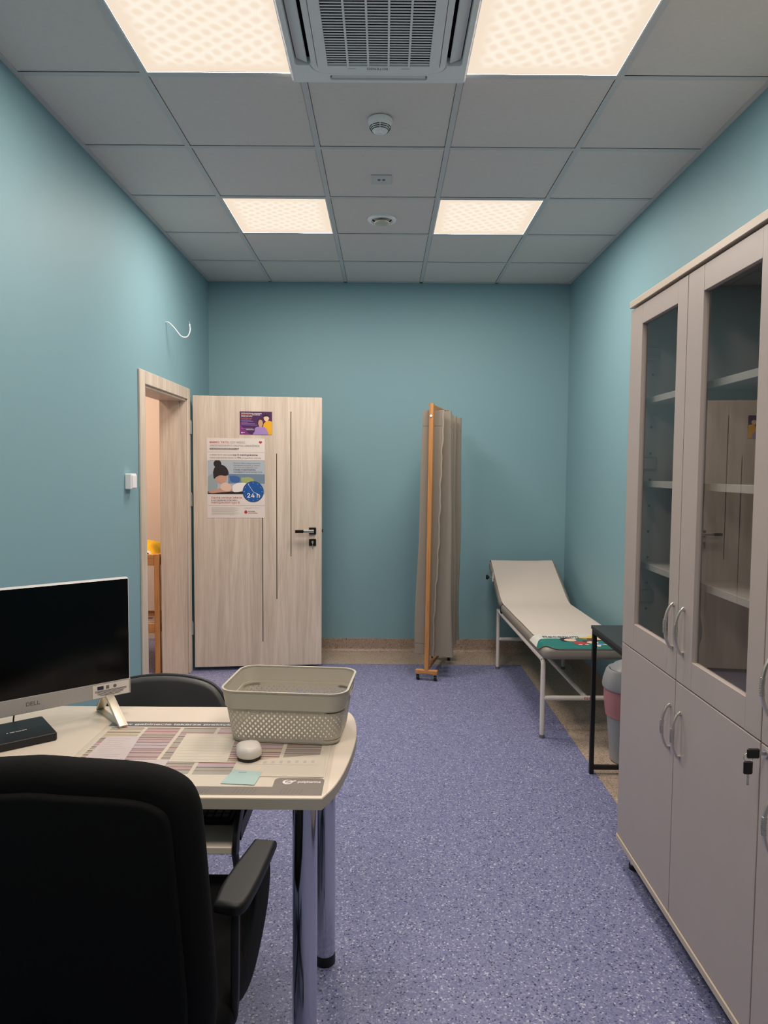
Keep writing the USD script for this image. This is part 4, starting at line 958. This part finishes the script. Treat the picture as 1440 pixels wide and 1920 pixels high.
for s_ in (-1, 1):
    part(bk, 'grip', mv(ext(rrect(-0.035, 0.035, -0.008, 0.008, 0.0075).difference(rrect(-0.030, 0.030, -0.0045, 0.0045, 0.004)), 0, 0.003), s_ * (tw / 2 - 0.0015), 0, 0.116, rx=90, rz=90 * s_), m_basket)

# mouse
t = thing('mouse', 'white computer mouse on the desk pad in front of the basket', 'mouse', (-0.345, 1.778, TOPZ), 14)
def mouse_warp(v):
    v = v.copy(); y = v[:, 1] / 0.055; top = v[:, 2] > 0
    arch = 0.020 * (1 - 0.45 * (y + 0.25) ** 2) * (1 - 0.35 * (v[:, 0] / 0.03) ** 2)
    v[:, 2] = np.where(top, v[:, 2] * 0 + np.maximum(0.006, arch + v[:, 2] * 0.6), v[:, 2] * 0.3 + 0.002)
    v[:, 0] *= 1 - 0.16 * np.clip(y, 0, 1) ** 2
    return v
mo = cushion(Polygon(crom([(-0.031, 0.0), (-0.029, -0.035), (0, -0.054), (0.029, -0.035), (0.031, 0.0), (0.027, 0.04), (0, 0.054), (-0.027, 0.04), (-0.031, 0.0)], 6)[:, :2]).convex_hull, 0.026, 0.011, 5, 0.005)
v = np.array(mo.vertices); y = v[:, 1] / 0.054; x = v[:, 0] / 0.031; zt = (v[:, 2] + 0.013) / 0.026
v[:, 2] = 0.003 + zt * (0.034 * (1 - 0.42 * (y + 0.30) ** 2) * (1 - 0.22 * x * x)); mo.vertices = v
part(t, 'shell', mo, m_mouse, smooth=50)
part(t, 'base', ext(Polygon(crom([(-0.029, 0.0), (-0.027, -0.033), (0, -0.051), (0.027, -0.033), (0.029, 0.0), (0.025, 0.038), (0, 0.051), (-0.025, 0.038), (-0.029, 0.0)], 5)[:, :2]).buffer(0), 0.0, 0.006), m_black)
part(t, 'wheel', mv(lathe([(0, -0.003), (0.008, -0.003), (0.009, 0), (0.008, 0.003), (0, 0.003)], n=18), 0, 0.028, 0.024, ry=90), m_grey, smooth=35)

# all-in-one computer
u2 = np.array([0.763, 0.646]); n2 = np.array([0.646, -0.763])
MR = np.array([-0.764, 2.098]); MW, MZ0, MZ1 = 0.545, 0.812, 1.163
mc = MR - u2 * MW / 2
MA = math.degrees(math.atan2(u2[1], u2[0]))
mo = thing('computer', 'silver all-in-one computer with a black screen at the left of the desk', 'computer', (mc[0], mc[1], DZT), MA)
hW = MW / 2; z0, z1 = MZ0 - DZT, MZ1 - DZT; CH = 0.045
part(mo, 'housing', cat(bx(-hW, hW, 0.0, 0.022, z0, z1, 0.004), bx(-hW + 0.08, hW - 0.08, 0.02, 0.045, z0 + 0.03, z1 - 0.06, 0.01)), m_silver)
part(mo, 'screen', bx(-hW + 0.004, hW - 0.004, -0.0015, 0.003, z0 + CH, z1 - 0.004, 0.0006), m_screen, label='black unlit screen')
part(mo, 'chin', bx(-hW + 0.0005, hW - 0.0005, -0.003, 0.004, z0, z0 + CH, 0.0012), m_alu, label='grey cloth-textured strip below the screen')
part(mo, 'brand_text', mv(up(txt('DELL', 0.0105, 0, 0, True, w=0.036, align='c'), -0.003), 0, 0, z0 + 0.019), m_grey)
lab = part(mo, 'sticker', bx(hW - 0.112, hW - 0.006, -0.0042, -0.003, z0 + 0.002, z0 + CH - 0.004), m_paperb, label='white inventory sticker')
sx = hW - 0.112
def st(nm, g, mat): part(lab, nm, up(ext(g, 0.0042, 0.0046), 0), mat)
st('sticker_flag', sbox(sx + 0.013, z0 + 0.026, sx + 0.031, z0 + 0.036), m_navy)
st('sticker_emblem', unary_union([sbox(sx + 0.038, z0 + 0.026, sx + 0.047, z0 + 0.036), Point(sx + 0.064, z0 + 0.031).buffer(0.005)]), m_grey)
st('sticker_lines', unary_union([sbox(sx + a, z0 + y, sx + b, z0 + y + 0.0016) for y, a, b in ((0.0215, 0.006, 0.098), (0.0185, 0.006, 0.098), (0.0150, 0.012, 0.09), (0.0115, 0.014, 0.088), (0.0080, 0.02, 0.08))]), m_grey)
for xx in (hW - 0.155 * 0.42, -hW + 0.155 * 0.42):
    pf = [(xx, -0.105, 0.004), (xx, 0.035, z0 + 0.012)]
    ft = cat(tube([(xx, -0.118, 0.005), (xx, 0.012, z0 + 0.012)], 0.01, 16, False, flat=(0.013, 0.004)), tube([(xx, 0.016, z0 + 0.01), (xx, 0.075, 0.005)], 0.01, 16, False, flat=(0.013, 0.004)), bx(xx - 0.009, xx + 0.009, -0.112, 0.078, 0.0, 0.006, 0.001))
    part(mo, 'stand_foot', ft, m_foot, smooth=30)

# black box with cable
e1 = np.array([-0.1, 0.131]) / np.hypot(0.1, 0.131)
bxA = math.degrees(math.atan2(-e1[0], e1[1])) + 0
t = thing('media_box', 'flat black electronic box on the desk in front of the computer screen', 'box', (-1.0, 1.885, DZT), 39)
part(t, 'case', cushion(rrect(-0.085, 0.085, -0.082, 0.082, 0.008), 0.022, 0.004, 4).apply_translation((0, 0, 0.011)), m_black, smooth=40)
part(t, 'logo_marks', ext(unary_union([sbox(-0.026 + q, -0.012, -0.026 + q + w_, -0.007) for q, w_ in ((0.0, 0.004), (0.008, 0.012), (0.022, 0.014), (0.038, 0.012))]), 0.0219, 0.0224), m_lgrey)
part(t, 'cable', tube([(0.01, 0.080, 0.012), (0.012, 0.095, 0.02), (0.02, 0.105, 0.06), (0.03, 0.115, 0.085)], 0.0022, 8), m_black, smooth=True)

# ------------------------------------------------------------------ guest chair behind the desk
gc = thing('guest_chair', 'dark grey padded visitor chair pushed against the far side of the desk', 'chair', (-0.765, 2.20, 0))
bp_ = Polygon(crom([(-0.225, 0.44), (-0.238, 0.60), (-0.215, 0.695), (-0.15, 0.750), (0, 0.768), (0.15, 0.750), (0.215, 0.695), (0.238, 0.60), (0.225, 0.44), (0.1, 0.425), (-0.1, 0.425), (-0.225, 0.44)], 6)[:, :2]).convex_hull
def bend(v):
    x, y, z = v[:, 0].copy(), v[:, 1].copy(), v[:, 2].copy()
    return np.stack([x, 0.185 - z - 0.45 * x * x + 0.16 * (y - 0.5), y], 1)
part(gc, 'backrest', cushion(bp_.buffer(-0.004), 0.032, 0.014, 5, 0.03, bend), m_vinylblk, smooth=50)
part(gc, 'back_shell', mv(cushion(bp_, 0.014, 0.006, 4, 0.03, bend), 0, 0.019, 0), m_black, smooth=50)
part(gc, 'seat', mv(cushion(rrect(-0.235, 0.235, -0.26, 0.16, 0.06), 0.06, 0.025, 5), 0, -0.03, 0.445), m_vinylblk, smooth=50)
part(gc, 'seat_shell', mv(cushion(rrect(-0.23, 0.23, -0.255, 0.155, 0.06), 0.016, 0.006, 4), 0, -0.03, 0.408), m_black, smooth=50)
for s_ in (-1, 1):
    part(gc, 'front_leg', tube([(s_ * 0.238, -0.25, 0.0), (s_ * 0.222, -0.20, 0.40), (s_ * 0.205, -0.14, 0.405)], 0.0125, 12, False), m_black, smooth=40)
    part(gc, 'back_leg', tube([(s_ * 0.262, 0.22, 0.0), (s_ * 0.24, 0.12, 0.40), (s_ * 0.20, 0.16, 0.42), (s_ * 0.16, 0.206, 0.55)], 0.0125, 12, False), m_black, smooth=40)
    part(gc, 'seat_rail', cyl((s_ * 0.222, -0.2, 0.396), (s_ * 0.235, 0.13, 0.396), 0.0115, 12), m_black, smooth=40)

# ------------------------------------------------------------------ office chair in the foreground
m_arm = M('armrest_plastic', (13, 12, 11), 0.5, spec=0.4)
oc = thing('office_chair', 'black swivel office chair seen from behind in front of the desk', 'chair', (-0.525, 1.36, 0), 0)
half = [(0.02, 1.047), (0.145, 1.034), (0.205, 1.012), (0.234, 0.975), (0.244, 0.90), (0.253, 0.73), (0.255, 0.62), (0.243, 0.54), (0.20, 0.505)]
out = [(x, z) for x, z in half] + [(-x, z) for x, z in half[::-1]]
op = Polygon(crom(out + [out[0]], 5)[:, :2]).buffer(0).convex_hull
def obend(v):
    x, y, z = v[:, 0].copy(), v[:, 1].copy(), v[:, 2].copy()
    return np.stack([x, -0.300 + z + 0.55 * x * x - 0.10 * (y - 0.75) + 0.22 * (y - 0.72) ** 2, y], 1)
part(oc, 'backrest', cushion(op, 0.062, 0.028, 6, 0.03, obend), m_blackm, smooth=50)
part(oc, 'back_shell', mv(cushion(op.buffer(-0.035), 0.016, 0.007, 4, 0.03, obend), 0, -0.036, -0.005), m_blackm, smooth=50)
part(oc, 'seat', mv(cushion(rrect(-0.25, 0.25, -0.24, 0.27, 0.09), 0.085, 0.035, 6), 0, 0.05, 0.465), m_blackm, smooth=50)
part(oc, 'seat_pan', mv(cushion(rrect(-0.22, 0.22, -0.2, 0.22, 0.08), 0.03, 0.012, 4), 0, 0.05, 0.41), m_black, smooth=50)
part(oc, 'back_bracket', tube([(0, 0.0, 0.40), (0, -0.20, 0.41), (0, -0.31, 0.47), (0, -0.345, 0.62)], 0.02, 12, True, flat=(0.04, 0.008)), m_black, smooth=40)
for s_ in (-1, 1):
    xo = s_ * 0.258
    pad_ = cushion(Polygon(crom([(-0.026, -0.115), (0.026, -0.115), (0.034, -0.04), (0.026, 0.10), (0.020, 0.115), (-0.020, 0.115), (-0.026, 0.10), (-0.034, -0.04), (-0.026, -0.115)], 5)[:, :2]).convex_hull, 0.026, 0.010, 5)
    part(oc, 'armrest_pad', mv(pad_, xo, 0.0, 0.683, rz=-8 * s_), m_arm, smooth=50)
    part(oc, 'armrest_support', cat(tube([(xo + s_ * 0.006, 0.095, 0.676), (xo + s_ * 0.010, 0.100, 0.62), (xo + s_ * 0.002, 0.075, 0.53), (xo - s_ * 0.02, 0.015, 0.44), (xo - s_ * 0.07, -0.02, 0.405)], 0.02, 14, True, flat=(0.008, 0.022)),
         tube([(xo - s_ * 0.006, -0.085, 0.676), (xo - s_ * 0.004, -0.100, 0.60), (xo - s_ * 0.006, -0.095, 0.52), (xo - s_ * 0.02, -0.06, 0.44), (xo - s_ * 0.07, -0.04, 0.405)], 0.02, 14, True, flat=(0.008, 0.020))), m_arm, smooth=40)
part(oc, 'gas_lift', cat(cyl((0, 0.04, 0.10), (0, 0.04, 0.28), 0.026, 18), cyl((0, 0.04, 0.27), (0, 0.04, 0.40), 0.015, 16)), m_black, smooth=40)
for k in range(5):
    a = math.radians(66 + 72 * k); ca, sa = math.cos(a), math.sin(a)
    part(oc, 'base_arm', tube([(0, 0.04, 0.11), (0.15 * ca, 0.04 + 0.15 * sa, 0.105), (0.315 * ca, 0.04 + 0.315 * sa, 0.075)], 0.026, 14, True, 0.017), m_black, smooth=40)
    part(oc, 'caster', cat(mv(lathe([(0, -0.020), (0.024, -0.020), (0.027, -0.014), (0.027, 0.014), (0.024, 0.020), (0, 0.020)], n=20), 0.31 * ca, 0.04 + 0.31 * sa, 0.027, rx=90, rz=0), cyl((0.31 * ca, 0.04 + 0.31 * sa, 0.027), (0.31 * ca, 0.04 + 0.31 * sa, 0.078), 0.008, 10)), m_black, smooth=35)
